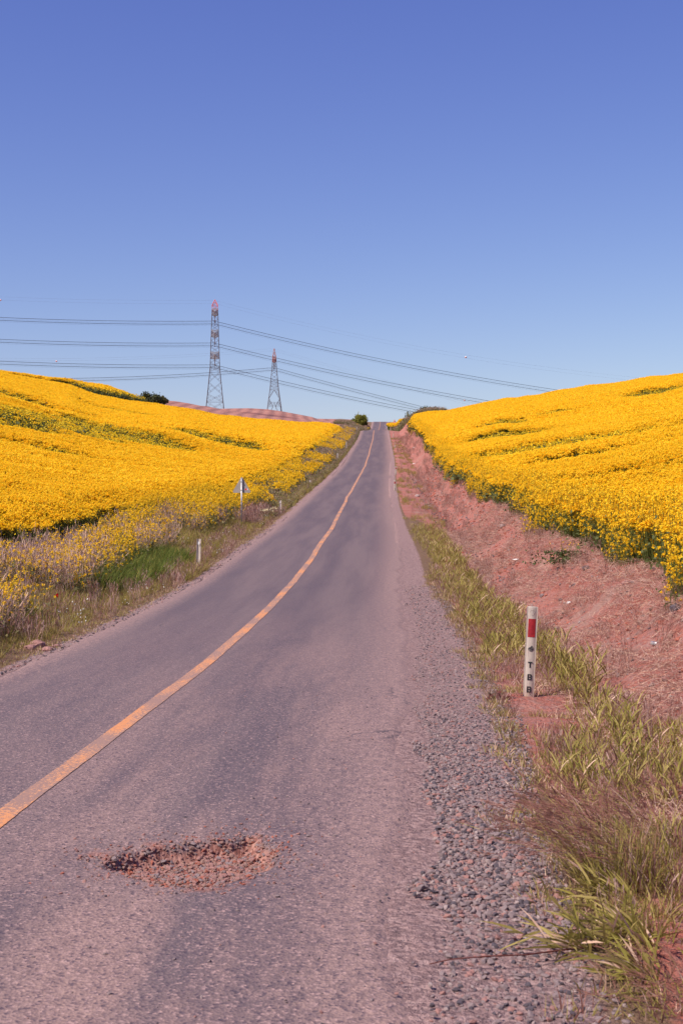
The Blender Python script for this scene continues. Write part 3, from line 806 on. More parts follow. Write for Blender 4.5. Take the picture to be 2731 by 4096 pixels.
X, Y, o = vpts(37.8, 41.2, 55, .35, 2.3, -1)
put('verge_grass', X, Y, TG, 'grass standing before the nearest pale post on the left', 'grass', s=1.25)
X, Y, o = vpts(17, 66, 7, lambda y: np.interp(y, [17, 26, 40, 60], [.9, 1.5, 2.4, 2.0]), lambda y: edgeL(y) + .5, -1, lambda x, y, o: (fbm(x * .5, y * .3, 3) > -.02))
put('dry_stems', X, Y, TD, 'tall dry mauve stalks standing on the left verge below the rapeseed', 'dry weeds', s=np.interp(Y, [17, 60], [1.15, 1.15]) * (1 - .4 * sst(-1.2, -.4, o - edgeL(Y))), tilt=.25)
X, Y, o = vpts(60.5, 70, 3, .9, 2.0, -1)
put('red_stems', X, Y, TR, 'reddish brown upright seed stalks between the sign and the next post', 'weeds', s=1.5)
X, Y, o = vpts(17, 75, 12, lambda y: np.interp(y, [17, 30, 45, 75], [.8, 1.7, 2.2, 1.4]), lambda y: edgeL(y) + .3, -1, lambda x, y, o: (fbm(x * .35 + 4, y * .2, 3) > -.10))
put('wild_mustard', X, Y, WM, 'loose small yellow wild mustard among dry stalks on the left verge', 'wild flowers', s=np.interp(Y, [17, 35, 60], [.85, 1.05, 1.3]) * (1 - .45 * sst(-1.4, -.5, o - edgeL(Y)) * sst(22, 26, Y) * (1 - sst(48, 56, Y))))
X, Y, o = vpts(75, 285, 4.6, lambda y: 1.3 + .5 * fbm(y * .2, 0 * y), lambda y: edgeL(y) - .1, -1, lambda x, y, o: (fbm(x * .5 + 4, y * .12, 3) > -.06))
put('wild_mustard', X, Y, WF, 'yellow wild mustard on the upper left verge', 'wild flowers', s=1.05)
X, Y, o = vpts(70, 300, 3.4, .5, lambda y: np.where(y < 262, edgeL(y) + .1, 4.), -1)
put('grey_weeds', X, Y, GW, 'grey green bushy weeds along the left verge towards the crest', 'weeds', s=np.interp(Y, [70, 150, 260], [.75, 1.0, 1.35]) * (.7 + .3 * sst(.8, 2, o)))
X, Y, o = vpts(14, 90, .55, .4, 2.2, -1)
put('daisies', X, Y, WD, 'scattered small white flowers in the left verge grass', 'wild flowers', s=.85)
X, Y, o = vpts(34, 75, 4, .35, 1.8, -1, lambda x, y, o: fbm(x * .9, y * .5 + 3, 3) > -.08)
put('seed_grass', X, Y, TR, 'reddish and mauve seed grass around the pale posts of the left verge', 'grass', s=.75, tilt=.2)
X, Y, o = vpts(15, 34, 3.5, .5, 4, -1, lambda x, y, o: fbm(x * .9, y * .5 + 3, 3) > -.02)
put('seed_grass', X, Y, TR, 'mauve seed grass mixed into the near left verge', 'grass', s=.8, tilt=.2)
# around the crest
X, Y, o = vpts(372, 426, 1.0, .4, 9, -1)
put('grey_weeds', X, Y, GW, 'tangled weeds around the foot of the round bush at the crest', 'weeds', s=1.3)
X, Y, o = vpts(400, 424, 1.0, .2, 4.4, -1, lambda x, y, o: fbm(x * .6, y * .2, 2) > .0)
put('wild_mustard', X, Y, WF, 'yellow flowers below the round bush at the crest', 'wild flowers', s=.9)
X, Y, o = vpts(395, 440, 1.6, .3, lambda y: np.interp(y, [395, 440], [3.6, 5]), 1)
put('wild_mustard', X, Y, RF, 'yellow flowers on the right edge of the road at the crest', 'wild flowers', s=1.25)
X, Y, o = vpts(395, 450, .9, 5, 22, 1)
put('wild_mustard', X, Y, RF, 'thin line of yellow flowers along the top of the far right bank', 'wild flowers', s=np.where(Y > 440, .8, .01))
X, Y = jgrid(14, 34, 296, 440, 1.3); O = X - XC(Y) - WR; ok = (O > 1.2) & (X < .073 * Y - .2); X, Y = X[ok], Y[ok]
put('scrub', X, Y, GW, 'low brown green scrub on the cutting at the far right', 'scrub', s=1.8)

# RIGHT
def broad(n, h, mats=('grass', 'olive', 'straw', 'redgrass'), wts=(.40, .44, .08, .08)):
    """stalks carrying long pointed leaves"""
    ts = [blades(n, .12, h, .006, ['olive', 'redgrass'], [.7, .3], .22, .05, .4, 2)]
    Q = []; I = []
    for s in range(n):
        bx, by = rng.normal(0, .08, 2); lean = rng.normal(0, .18, 2)
        for k in range(rng.integers(3, 6)):
            t = (.15 + .8 * rng.random()) * h
            p = np.array([bx + lean[0] * t, by + lean[1] * t, t])
            az = rng.random() * 6.283; el = .95 + .42 * rng.random()
            d = np.array([math.cos(az) * math.cos(el), math.sin(az) * math.cos(el), math.sin(el)])
            L = .14 + .13 * rng.random(); w = .010 + .008 * rng.random()
            sd = np.cross(d, rng.normal(size=3)); sd /= np.linalg.norm(sd)
            m = rng.choice(len(mats), p=wts)
            a = p; ww = [w * .5, w, w * .75, .0005]
            for j in range(3):
                b = a + d * L / 3
                Q.append([a - sd * ww[j] * .5, a + sd * ww[j] * .5, b + sd * ww[j + 1] * .5, b - sd * ww[j + 1] * .5]); I.append(m)
                a = b; d = d + np.array([math.cos(az) * .22, math.sin(az) * .22, -.12]); d /= np.linalg.norm(d)
    ts.append((np.array(Q), np.array(I), [M[m] for m in mats]))
    return merge(*ts)
BR = lib('broad_grass', [mk('br', broad(9, .42)) for _ in range(7)])
BX = lib('broad_grass_big', [mk('bx', broad(9, .55)) for _ in range(4)])
gi = lambda y: np.interp(y, [4, 7.6, 10, 14.8, 20, 25, 35, 50, 62], [.75, .65, .7, .95, .9, .95, .75, .35, .15])
go = lambda y: np.interp(y, [4, 9, 12, 14, 18, 22, 30, 45, 62], [3.4, 3.0, 2.35, 2.1, 2.1, 2.0, 1.85, 1.7, 1.0]) 
X, Y, o = vpts(8.5, 60, 14, lambda y: gi(y) + .15 + .5 * fbm(y * 1.1, 0 * y + 8, 2), lambda y: go(y) + .5 * fbm(y * .6, 0 * y + 3, 2), 1, lambda x, y, o: (fbm(x * 1.3, y * 1.1, 3) > -.14 + .12 * (y < 13)) & ~((np.abs(x - 2.2) < .30) & (y > 14.6) & (y < 17)) & (rng.random(len(x)) < np.interp(y, [8, 14, 30, 60], [.6, .95, .9, .7])))
put('roadside_grass', X, Y, BR, 'broad bladed olive green grass along the right shoulder and around the marker post', 'grass', s=np.interp(o, [0, .6, 1.2, 2.5], [.45, .55, .9, 1.0]) * np.interp(Y, [9, 16, 40], [.75, .95, .9]), tilt=.10)
X, Y, o = vpts(5, 40, 34, lambda y: gi(y) - .12 + .5 * fbm(y * 1.4, 0 * y + 6, 2), lambda y: go(y) + .3, 1, lambda x, y, o: fbm(x * 1.5 + 3, y * 1.3, 3) > -.05)
k_ = (Y > 7.6) | (rng.random(len(X)) < .25); X, Y = X[k_], Y[k_]
put('short_grass', X, Y, TS, 'low reddish and straw coloured grass at the edge of the right shoulder', 'grass', s=1.1)
X, Y, o = vpts(7.2, 14, 20, lambda y: gi(y) + .25, 3.4, 1, lambda x, y, o: fbm(x * 1.1 + 8, y * .9, 3) > -.06)
put('verge_grass', X, Y, TG, 'thin olive grass in the lower right foreground', 'grass', s=.85, tilt=.2)
X, Y, o = vpts(62, 260, 3.0, .3, 2.3, 1, lambda x, y, o: fbm(x * .9, y * .3 + 4, 3) > .06)
put('verge_grass', X, Y, TG, 'scattered grass patches on the far right verge beside the marker posts', 'grass', s=1.1)
X, Y, o = vpts(15, 262, 14, lambda y: edgeR(y) - .4, lambda y: edgeR(y) + .55, 1, lambda x, y, o: fbm(x * .5, y * .3 + 9, 3) > -.3 + .35 * (o < edgeR(y) - .05))
put('rapeseed_flowers', X, Y, RE, 'ragged rapeseed plants leaning out of the right field margin over the bank', 'crop', s=.9 - .3 * (o < edgeR(Y)), sv=.4)
X, Y, o = vpts(7.5, 40, 9, lambda y: gi(y) + .1, lambda y: go(y) + .4, 1, lambda x, y, o: fbm(x * 1.2, y * .8 + 3, 3) > -.02)
put('seed_grass', X, Y, TR, 'reddish brown dry seed grass mixed into the right verge', 'grass', s=.62, tilt=.3)
# dry litter on the red bank
def litter():
    n = 40; p = np.stack([rng.normal(0, .13, n), rng.normal(0, .13, n), .004 + .02 * rng.random(n)], 1)
    a = rng.random(n) * 3.1416; L = .04 + .10 * rng.random(n)
    d = np.stack([np.cos(a) * L, np.sin(a) * L, rng.normal(.012, .02, n)], 1)
    return strip(p - d * .5, p + d * .5, np.full(n, .004), np.array([0, 0, 1.]) + rng.normal(0, .3, (n, 3))), rng.integers(0, 3, n), [M['straw'], M['mauve'], M['redgrass']]
LT = lib('straw_litter', [mk('lt', litter()) for _ in range(5)])
X, Y, o = vpts(9.5, 60, 40, 1.5, lambda y: edgeR(y) + .2, 1, lambda x, y, o: fbm(x * .9, y * .5 + 2, 3) > -.12)
put('straw_litter', X, Y, LT, 'dry straw and dead weeds lying on the red bank', 'dry plants', s=1.2, tilt=.1, dz=.01)
X, Y, o = vpts(14, 262, 2.8, .8, lambda y: edgeR(y) + .1, 1, lambda x, y, o: fbm(x * .7, y * .4 + 7, 3) > .0)
put('dry_stems', X, Y, TR, 'low dead reddish stalks on the red bank', 'dry weeds', s=np.interp(Y, [14, 60, 250], [.6, .75, 1.0]) * np.where(o < 2, .6, 1), tilt=.35)

# stones
def stone(ms):
    b = MB(); import itertools
    t = (1 + 5 ** .5) / 2
    V = np.array([(-1, t, 0), (1, t, 0), (-1, -t, 0), (1, -t, 0), (0, -1, t), (0, 1, t), (0, -1, -t), (0, 1, -t), (t, 0, -1), (t, 0, 1), (-t, 0, -1), (-t, 0, 1)]) / 1.9
    V = V * (.6 + .75 * rng.random((12, 1))) * np.array([1.15, .85, .62]) * (.8 + .4 * rng.random((1, 3)))
    Fc = [(0, 11, 5), (0, 5, 1), (0, 1, 7), (0, 7, 10), (0, 10, 11), (1, 5, 9), (5, 11, 4), (11, 10, 2), (10, 7, 6), (7, 1, 8), (3, 9, 4), (3, 4, 2), (3, 2, 6), (3, 6, 8), (3, 8, 9), (4, 9, 5), (2, 4, 11), (6, 2, 10), (8, 6, 7), (9, 8, 1)]
    b.add(V, Fc); return b.mesh('stone', M[ms])
ST = lib('stones', [stone(m) for m in ('stoneA', 'stoneA', 'stoneB', 'stoneA', 'stoneD', 'stoneA', 'stoneD', 'stoneC')])
SH = lib('hole_stones', [stone(m) for m in ('stoneC', 'stoneE', 'stoneC', 'stoneE', 'clod', 'stoneA')])
SC2 = lib('bank_clods', [stone(m) for m in ('stoneC', 'clod', 'stoneE', 'clod', 'clod')])
def stones(name, X, Y, s, label, z=None, cl=None):
    n = len(X); zz = H(X, Y) if z is None else z
    s = s * (.5 + 1.3 * rng.random(n) ** 2.2)
    scatter(name, np.stack([X, Y, zz + s * .25], 1), np.stack([rng.normal(0, .3, n), rng.normal(0, .3, n), rng.random(n) * 6.28], 1), s, cl or ST, label, 'gravel')
X, Y, o = vpts(5, 36, 1250, lambda y: .02 + .35 * fbm(y * 1.1, 0 * y + 2, 3), lambda y: gi(y) + .15, 1, lambda x, y, o: (rng.random(len(x)) < np.interp(y, [5, 7.0, 8.5, 12, 16, 22, 36], [.35, .55, 1, .8, .35, .18, .10]) * sst(-.35, .1, o + .1 * (y > 8.5) * (y < 12))) )
stones('gravel', X, Y, np.interp(Y, [5, 8, 11, 16, 36], [.009, .0145, .0135, .0095, .013]), 'loose grey gravel on the right shoulder', z=np.maximum(H(X, Y), np.where(o < 0, road_z(X, Y)[0], -9)))
X, Y, o = vpts(14, 60, 90, -.1, .45, -1, lambda x, y, o: rng.random(len(x)) < .8)
stones('gravel', X, Y, .016 * np.ones(len(X)), 'pale loose gravel along the left edge of the asphalt', z=np.maximum(H(X, Y), np.where(o < 0, road_z(X, Y)[0], -9)))
X, Y = jgrid(-1.75, -.1, 7.7, 9.75, 4200)
sd = poly_sd(X, Y, HOLE)
ok = rng.random(len(X)) < np.where(sd > 0, .85, .35 * np.exp(sd / .09) + .015) 
X, Y = X[ok], Y[ok]
stones('gravel', X, Y, np.where(poly_sd(X, Y, HOLE) > 0, .0115, .008), 'reddish broken stones filling the pothole', z=road_z(X, Y)[0], cl=SH)
X, Y = jgrid(-2.4, .9, 5.6, 17, 34); X2, Y2 = X, Y
k = rng.random(len(X)) < np.exp(-((X + .2) / .9) ** 2) * .8 + .15
X, Y = X[k], Y[k]
stones('gravel', X, Y, .0065 * np.ones(len(X)), 'stray chips scattered on the asphalt near the pothole', z=road_z(X, Y)[0] + .001)
X, Y, o = vpts(16, 130, 8, 1.6, lambda y: edgeR(y), 1)
stones('gravel', X, Y, np.interp(Y, [18, 130], [.022, .05]), 'small stones strewn over the red bank and ditch')
X, Y, o = vpts(15, 120, 12, 2.0, lambda y: edgeR(y) + .2, 1, lambda x, y, o: fbm(x * .6 + 5, y * .4, 3) > -.1)
stones('earth_clods', X, Y, np.interp(Y, [15, 120], [.030, .075]), 'reddish clods and crumbs of earth covering the right bank', cl=SC2)
X, Y, o = vpts(24, 62, 22, 2.2, 2.75, 1)
stones('gravel', X, Y, .028 * np.ones(len(X)), 'grey stones washed along the ditch bottom')

# countable stones and clods on the bank
def lump(r, seed, sub=2, mt='stoneC', flat=.7):
    import bmesh
    bm = bmesh.new(); bmesh.ops.create_icosphere(bm, subdivisions=sub, radius=r)
    for v in bm.verts:
        p = v.co / r
        n = float(fbm(np.array(p.x * 1.7 + seed), np.array(p.y * 1.7 + p.z * 2.3 + seed), 3))
        v.co *= 1 + .75 * n; v.co.z *= flat
    me = bpy.data.meshes.new('rock'); bm.to_mesh(me); bm.free(); me.materials.append(M[mt]); return me
ROCKS = [(2010, 2107, .12, 'stoneB', 'pale rock on the far red slope below the field'), (1668, 1986, .16, 'stoneB', 'pale pinkish rock in the ditch beside the far marker posts'),
         (1716, 2029, .15, 'stoneB', 'pale rock lying lower in the ditch than the farther one'), (2343, 2278, .09, 'stoneD', 'dark grey rock on the red bank under the weeds'),
         (1777, 2085, .13, 'stoneD', 'dark rock in the ditch near the start of the grass strip'), (2700, 2440, .10, 'stoneD', 'dark rock by the right frame edge on the bank'),
         (2240, 2405, .055, 'stoneD', 'small dark rock next to the crumpled bottle'), (2165, 2385, .06, 'stoneA', 'grey rock in the ditch just above the marker post'), (2500, 2335, .07, 'stoneC', 'reddish clod under the edge of the rapeseed')]
for i, (px_, py_, r_, m_, lb) in enumerate(ROCKS):
    x, y = hit(px_, py_)
    o = link(bpy.data.objects.new('rock', lump(r_, i * 3.7, mt=m_))); o.location = (x, y, float(H(x, y)) + r_ * .2); o.rotation_euler = (0, 0, i)
    tag(o, lb, 'rock', 'rocks on the right bank')
for i, (px_, py_, r_) in enumerate([(150, 2588, .13), (120, 2600, .10), (190, 2604, .09), (225, 2590, .06), (95, 2585, .07)]):
    x, y = hit(px_, py_)
    o = link(bpy.data.objects.new('earth_clod', lump(r_, 40 + i * 2.1, mt='stoneC', flat=.6))); o.location = (x, y, float(H(x, y)) + r_ * .2)
    tag(o, ['largest reddish clod in the heap at the left road edge', 'second reddish clod, nearer the camera in the left heap', 'reddish clod at the right foot of the left heap', 'smallest clod beside the left heap', 'clod at the grassy end of the left heap'][i], 'clod', 'clods heaped at the left road edge')

# litter
def crumple(name, px_, py_, w, lb):
    x, y = hit(px_, py_); b = MB(); n = 7
    V = []
    for i in range(n):
        for j in range(n):
            V.append(((i / (n - 1) - .5) * w, (j / (n - 1) - .5) * w * .6, .02 + w * .35 * float(fbm(np.array(i * .9 + px_), np.array(j * .9))) + w * .12))
    fs = [(i * n + j, (i + 1) * n + j, (i + 1) * n + j + 1, i * n + j + 1) for i in range(n - 1) for j in range(n - 1)]
    b.add(V, fs); o = b.build(name, M['litter']); o.location = (x, y, float(H(x, y)) + .02)
    sol = o.modifiers.new('thick', 'SOLIDIFY'); sol.thickness = .003
    tag(o, lb, 'litter')
crumple('plastic_scrap', 2062, 2246, .22, 'white plastic scrap lying on the red bank, nearest of the scraps')
crumple('plastic_scrap', 1656, 1792, .45, 'white scrap far up the ditch beside the distant posts')
crumple('plastic_scrap', 1654, 1857, .3, 'white scrap halfway up the ditch below the far one')
def bottle(px_, py_, L, r, mt, name, lb):
    x, y = hit(px_, py_); e = empty(name, (x, y, float(H(x, y)) + r * .9), (R(90), R(8), R(60)))
    b = MB(); rs = [.6, 1, 1, .92, 1, 1, .75, .38, .36]; zs = [0, .05, .3, .4, .5, .68, .82, .92, 1]
    b.tube([(0, 0, z * L) for z in zs], [q * r for q in rs], 12); b.build('bottle_body', M[mt], e, True)
    c = MB(); c.bar((0, 0, L * 1.0), (0, 0, L * 1.07), r * .42, 10); c.build('cap', M['litter'], e)
    tag(e, lb, 'bottle')
bottle(2266, 2419, .22, .034, 'clearplastic', 'plastic_bottle', 'crumpled clear plastic bottle on the red earth right of the marker post')
x, y = hit(2616, 2588); e = empty('drink_can', (x, y, float(H(x, y)) + .035), (R(90), 0, R(35)))
b = MB(); b.tube([(0, 0, -.055), (0, 0, -.05), (0, 0, .045), (0, 0, .055)], [.024, .033, .033, .026], 14); b.build('can_body', M['galv'], e, True)
b = MB(); b.bar((0, 0, .0545), (0, 0, .057), .026, 14); b.build('can_lid', M['signwhite'], e)
tag(e, 'small shiny drink can lying in dry grass at far right', 'can')

# single plants one can point at
def plant(name, px_, py_, t, lb, cat, s=1., rz=0., loc=None):
    x, y = hit(px_, py_) if loc is None else loc
    me = quads_mesh(name, *t); o = link(bpy.data.objects.new(name, me)); o.location = (x, y, float(H(x, y)) - .01); o.scale = (s, s, s); o.rotation_euler = (0, 0, rz)
    return tag(o, lb, cat)
plant('green_weed', 2255, 2262, rape(26, .45, .5, 2, .016, .04, ('petal_wild', 'rstem', 'rleaf', 'grassb'), leafn=420, leafs=.028, hvar=.6), 'bushy green weed on the red bank below the rapeseed', 'weed')
plant('dock_plant', 1985, 2800, merge(rape(5, .14, .12, 1, .01, .02, ('darkred', 'darkred', 'darkred', 'darkred'), leafn=22, leafs=.024, hvar=.5), blades(40, .16, .17, .010, ['darkred', 'redgrass', 'mauve'])), 'dark red leafy plant left of the marker post foot', 'weed')
x, y = hit(228, 2470)
pe = empty('poppy', (x, y, float(H(x, y))))
b = MB(); b.tube([(0, 0, 0), (.01, 0, .2), (0, .01, .42)], .003, 4); b.build('stalk', M['rstem'], pe)
me = quads_mesh('petals', rquad(np.array([[0, .01, .43]] * 8) + rng.normal(0, .014, (8, 3)), .032), np.zeros(8, int), [M['poppy']]); link(bpy.data.objects.new('petals', me), pe)
tag(pe, 'single red poppy in the left verge grass', 'poppy')
for i, (px_, py_) in enumerate([(1052, 2068), (1092, 2060), (1068, 2070)]):
    c = np.stack([rng.normal(0, .10, 20), rng.normal(0, .10, 20), .36 + rng.normal(0, .02, 20)], 1)
    t = (np.concatenate([rquad(c, .03, 0), strip(c * np.array([.2, .2, 0]), c, np.full(20, .005))]), np.concatenate([np.zeros(20, int), np.ones(20, int)]), [M['umbel'], M['rstem']])
    plant('white_umbel', px_, py_ + 10, t, ['flat cream flower head, leftmost of three near the second left post', 'flat cream flower head, rightmost of three near the second left post', 'flat cream flower head between two others near the second left post'][i], 'wild flower', 1.3)

# arching brome clumps at the lower right: hairy mauve seed heads leaning left
def brome(n, h, dirn):
    Q = []; I = []
    for s in range(n):
        bx, by = rng.normal(0, .16, 2)
        d = np.array([dirn[0] + rng.normal(0, .28), dirn[1] + rng.normal(0, .28), 1.]); d /= np.linalg.norm(d)
        p = np.array([bx, by, 0.]); L = h * (.6 + .5 * rng.random())
        for j in range(5):
            q = p + d * L / 5; Q.append(strip(p[None], q[None], [.0035])[0]); I.append(0 if rng.random() < .6 else 2); p = q
            d = d + np.array([dirn[0] * .20, dirn[1] * .20, -.14]); d /= np.linalg.norm(d)
        for j in range(14):
            a = p - d * .11 * rng.random(); dd = d + rng.normal(0, .33, 3); dd /= np.linalg.norm(dd)
            Q.append(strip(a[None], (a + dd * (.04 + .06 * rng.random()))[None], [.0032])[0]); I.append(1)
    t1 = (np.array(Q), np.array(I), [M['olive'], M['redgrass'], M['mauve']])
    return merge(t1, blades(n * 4, .24, h * .75, .006, ['grass', 'olive', 'redgrass', 'mauve'], [.3, .25, .3, .15], .3, .2, .5, 3, (dirn[0] * .5, dirn[1] * .5, 0)))
for px_, py_, n, h, s, lb in [(2480, 3560, 150, .70, 1., 'big clump of mauve brown seed grass arching over the gravel at lower right'),
                              (2330, 3350, 40, .42, 1., 'smaller reddish seed grass clump just beyond the big arching one'),
                              (2640, 3420, 50, .52, 1., 'reddish grass clump right of the big arching one'),
                              (2690, 4060, 22, .32, 1., 'low mauve grass clump in the bottom right corner')]:
    plant('grass_clump', px_, py_, brome(n, h, (-.42, .10)), lb, 'grass clump')
# long green shoots in the near foreground
def shoots(n, L0, spread, dirn=(-.6, 0)):
    Q = []; I = []
    for s in range(n):
        az = math.atan2(dirn[1], dirn[0]) + rng.normal(0, spread); el = .25 + .7 * rng.random()
        d = np.array([math.cos(az) * math.cos(el), math.sin(az) * math.cos(el), math.sin(el)])
        p = np.array([*rng.normal(0, .06, 2), 0.]); L = L0 * (.6 + .6 * rng.random())
        for j in range(6):
            q = p + d * L / 6; Q.append(strip(p[None], q[None], [.004])[0]); I.append(0)
            if j > 0:
                for rep in range(2):
                    dd = d + rng.normal(0, .4, 3) + np.array([0, 0, .25]); dd /= np.linalg.norm(dd); sd = np.cross(dd, rng.normal(size=3)); sd /= np.linalg.norm(sd)
                    a = q; l = .12 + .13 * rng.random(); w = .014; ww = [.005, w, w * .7, .0005]; m = rng.choice([0, 1, 1, 1, 0, 0, 2])
                    for k in range(3):
                        b_ = a + dd * l / 3
                        Q.append([a - sd * ww[k] * .5, a + sd * ww[k] * .5, b_ + sd * ww[k + 1] * .5, b_ - sd * ww[k + 1] * .5]); I.append(m)
                        a = b_; dd = dd + np.array([dd[0] * .1, dd[1] * .1, -.12]); dd /= np.linalg.norm(dd)
            p = q; d = d + np.array([0, 0, -.07]); d /= np.linalg.norm(d)
    return np.array(Q), np.array(I), [M['olive'], M['grass'], M['straw']]
for px_, py_, n, L0, lb in [(2420, 3840, 8, .36, 'pale green leafy shoots sprawling left over the gravel in the foreground'), (2600, 3800, 16, .34, 'dense broad leaved shoots in front of the arching clump'),
                            (2700, 3960, 12, .34, 'green shoots at the right frame edge near the bottom'), (2560, 3640, 14, .36, 'green shoots rising at the foot of the arching clump')]:
    plant('leafy_shoots', px_, py_, shoots(n, L0, .9), lb, 'grass clump')
def twig(pts, r, lb):
    V = [hit(a, b_) for a, b_ in pts]; P = [(x, y, float(H(x, y)) + .02 + .05 * math.sin(math.pi * i / (len(pts) - 1))) for i, (x, y) in enumerate(V)]
    b = MB(); b.tube(P, [r * (1 - .6 * i / len(P)) for i in range(len(P))], 6); tag(b.build('runner_stem', M['darkred'], None, True), lb, 'stem')
twig([(2400, 3800), (2260, 3850), (2100, 3885), (1940, 3895), (1800, 3890), (1715, 3875)], .005, 'thin dark red runner lying across the foreground gravel')

# ------------------------------------------------------------------ bushes
def bush(name, loc, w, h, n, lm, label, cat='bush', leaf=.09, clumps=26, flat=.0):
    e = empty(name, loc); tr = MB(); C_ = []
    for k in range(clumps):
        a = rng.random() * 6.283; r = .5 * w * math.sqrt(rng.random()) * .85; z = h * (.22 + .62 * rng.random() * (1 - .45 * (r / (.5 * w)) ** 2))
        C_.append((math.cos(a) * r, math.sin(a) * r * (1 - flat), z))
    for c in C_:
        m = Vector(c) * .45 + Vector((0, 0, .1)); tr.tube([(0, 0, -.1), tuple(m), c], [.05 * h / 3 + .01, .03 * h / 3 + .006, .008], 5)
    tr.build('trunk', M['bark'], e)
    C_ = np.array(C_); idx = rng.integers(0, len(C_), n)
    rr = w * .13 * (.6 + .8 * rng.random(len(C_)))
    off = rng.normal(size=(n, 3)); off /= np.linalg.norm(off, axis=1)[:, None]; off *= (rng.random(n) ** .45)[:, None]
    c = C_[idx] + off * rr[idx][:, None] * np.array([1, 1, 1.1]); c[:, 2] = np.maximum(c[:, 2], .05)
    # a few whippy shoots beyond the outline
    k = rng.random(n) < .05; c[k] += off[k] * w * .10; c[k, 2] += rng.random(k.sum()) * h * .12
    me = quads_mesh('crown', rquad(c, leaf, .2, 1.3), np.zeros(n, int), [M[lm]]); link(bpy.data.objects.new('crown', me), e)
    tag(e, label, cat); return e
def onG(px_, y): x = float(pw(px_)) * y; return (x, y, float(H(x, y)))
bush('round_bush', onG(1440, 418), 5.2, 3.9, 6000, 'bushleaf', 'round green bush left of the road at the crest', leaf=.15, clumps=44)
bush('round_bush', onG(1470, 424), 1.5, 1.5, 700, 'mauve', 'small brownish bush touching the road side of the round green bush', leaf=.10, clumps=12)
bush('dark_hedge', onG(600, 345), 5.6, 2.3, 2800, 'hedgeleaf', 'low dark green hedge on the left skyline beside the ploughed land', 'hedge', .18, 34, .3)
bush('dark_hedge', onG(653, 347), 2.6, 2.6, 1700, 'greyleaf', 'rounder brownish end bush of the left skyline hedge', 'hedge', .13, 20)
bush('dark_hedge', onG(1716, 345), 5.5, 2.0, 3000, 'hedgeleaf', 'dark green bush on the skyline at the top of the right cutting', 'hedge', .16, 34, .3)
bush('dry_bush', onG(1672, 372), 6.5, 1.9, 2600, 'greyleaf', 'brownish scrub bush on the slope of the right cutting', 'bush', .15, 30, .2)
bush('dry_bush', onG(1690, 340), 5.0, 1.6, 2000, 'greyleaf', 'brown green scrub bush just below the dark skyline bush on the right', 'bush', .15, 30, .2)

# ------------------------------------------------------------------ marker posts
def glyph(ch, size):
    h = size; w = size * .74; t = size * .2; y = -.0012; b = MB()
    bx = lambda x0, x1, z0, z1: b.box(((x0 + x1) / 2, y, (z0 + z1) / 2), (x1 - x0, .0024, z1 - z0))
    if ch == 'T': bx(-w / 2, w / 2, h - t, h); bx(-t * .6, t * .6, 0, h - t)
    else:
        bx(-w / 2, -w / 2 + t * 1.1, 0, h)
        for z0 in (0, h / 2 - t * .42, h - t * .85): bx(-w / 2 + t * 1.1, w / 2 - t * .45, z0, z0 + t * .85)
        bx(w / 2 - t * 1.1, w / 2, t * .45, h / 2 - t * .2); bx(w / 2 - t * 1.15, w / 2 - t * .08, h / 2 + t * .2, h - t * .45)
    return b.mesh('letter', M['black'])
def post_outline(w, d, n=10):       # curved channel section, face towards -Y
    f = [(-w / 2 + w * i / n, -d * math.cos((i / n - .5) * math.pi * .62)) for i in range(n + 1)]
    t = .006
    g = [(x * .93, y + t) for x, y in f[::-1]]
    return f, g
def marker_body(w, h, d):
    f, g = post_outline(w, d); ring = f + g; n = len(ring); V = []; L = [(-.35, 1, 1), (0, 1, 1), (h * .5, 1, 1), (h - .012, 1, 1), (h, .96, .9)]
    for z, sx, sy in L: V += [(x * sx, y * sy, z) for x, y in ring]
    fs = []
    for k in range(len(L) - 1):
        for i in range(n): fs.append((k * n + i, k * n + (i + 1) % n, (k + 1) * n + (i + 1) % n, (k + 1) * n + i))
    fs.append(tuple(range((len(L) - 1) * n, len(L) * n)))
    b = MB(); b.add(V, fs)
    for s in (-1, 1): b.box((s * (w / 2 + .002), -d * .56 + .006, h / 2 - .16), (.009, .02, h + .31))   # rims
    return b
def curved(z0, z1, x0, x1, w, d, eps=.0022):
    n = 8; V = []
    for i in range(n + 1):
        x = x0 + (x1 - x0) * i / n; y = -d * math.cos(x / w * math.pi * .62) - eps
        V += [(x, y, z0), (x, y, z1)]
    for i in range(n + 1):
        x = x0 + (x1 - x0) * i / n; y = -d * math.cos(x / w * math.pi * .62) + .001
        V += [(x, y, z0), (x, y, z1)]
    m = 2 * (n + 1)
    fs = [(2 * i, 2 * i + 2, 2 * i + 3, 2 * i + 1) for i in range(n)] + [(m + 2 * i, m + 2 * i + 1, m + 2 * i + 3, m + 2 * i + 2) for i in range(n)]
    fs += [(0, 1, m + 1, m), (2 * n, m + 2 * n, m + 2 * n + 1, 2 * n + 1)]
    fs += [(2 * i, m + 2 * i, m + 2 * i + 2, 2 * i + 2) for i in range(n)] + [(2 * i + 1, 2 * i + 3, m + 2 * i + 3, m + 2 * i + 1) for i in range(n)]
    return V, fs
PW_, PD, PHT = .112, .034, 1.06
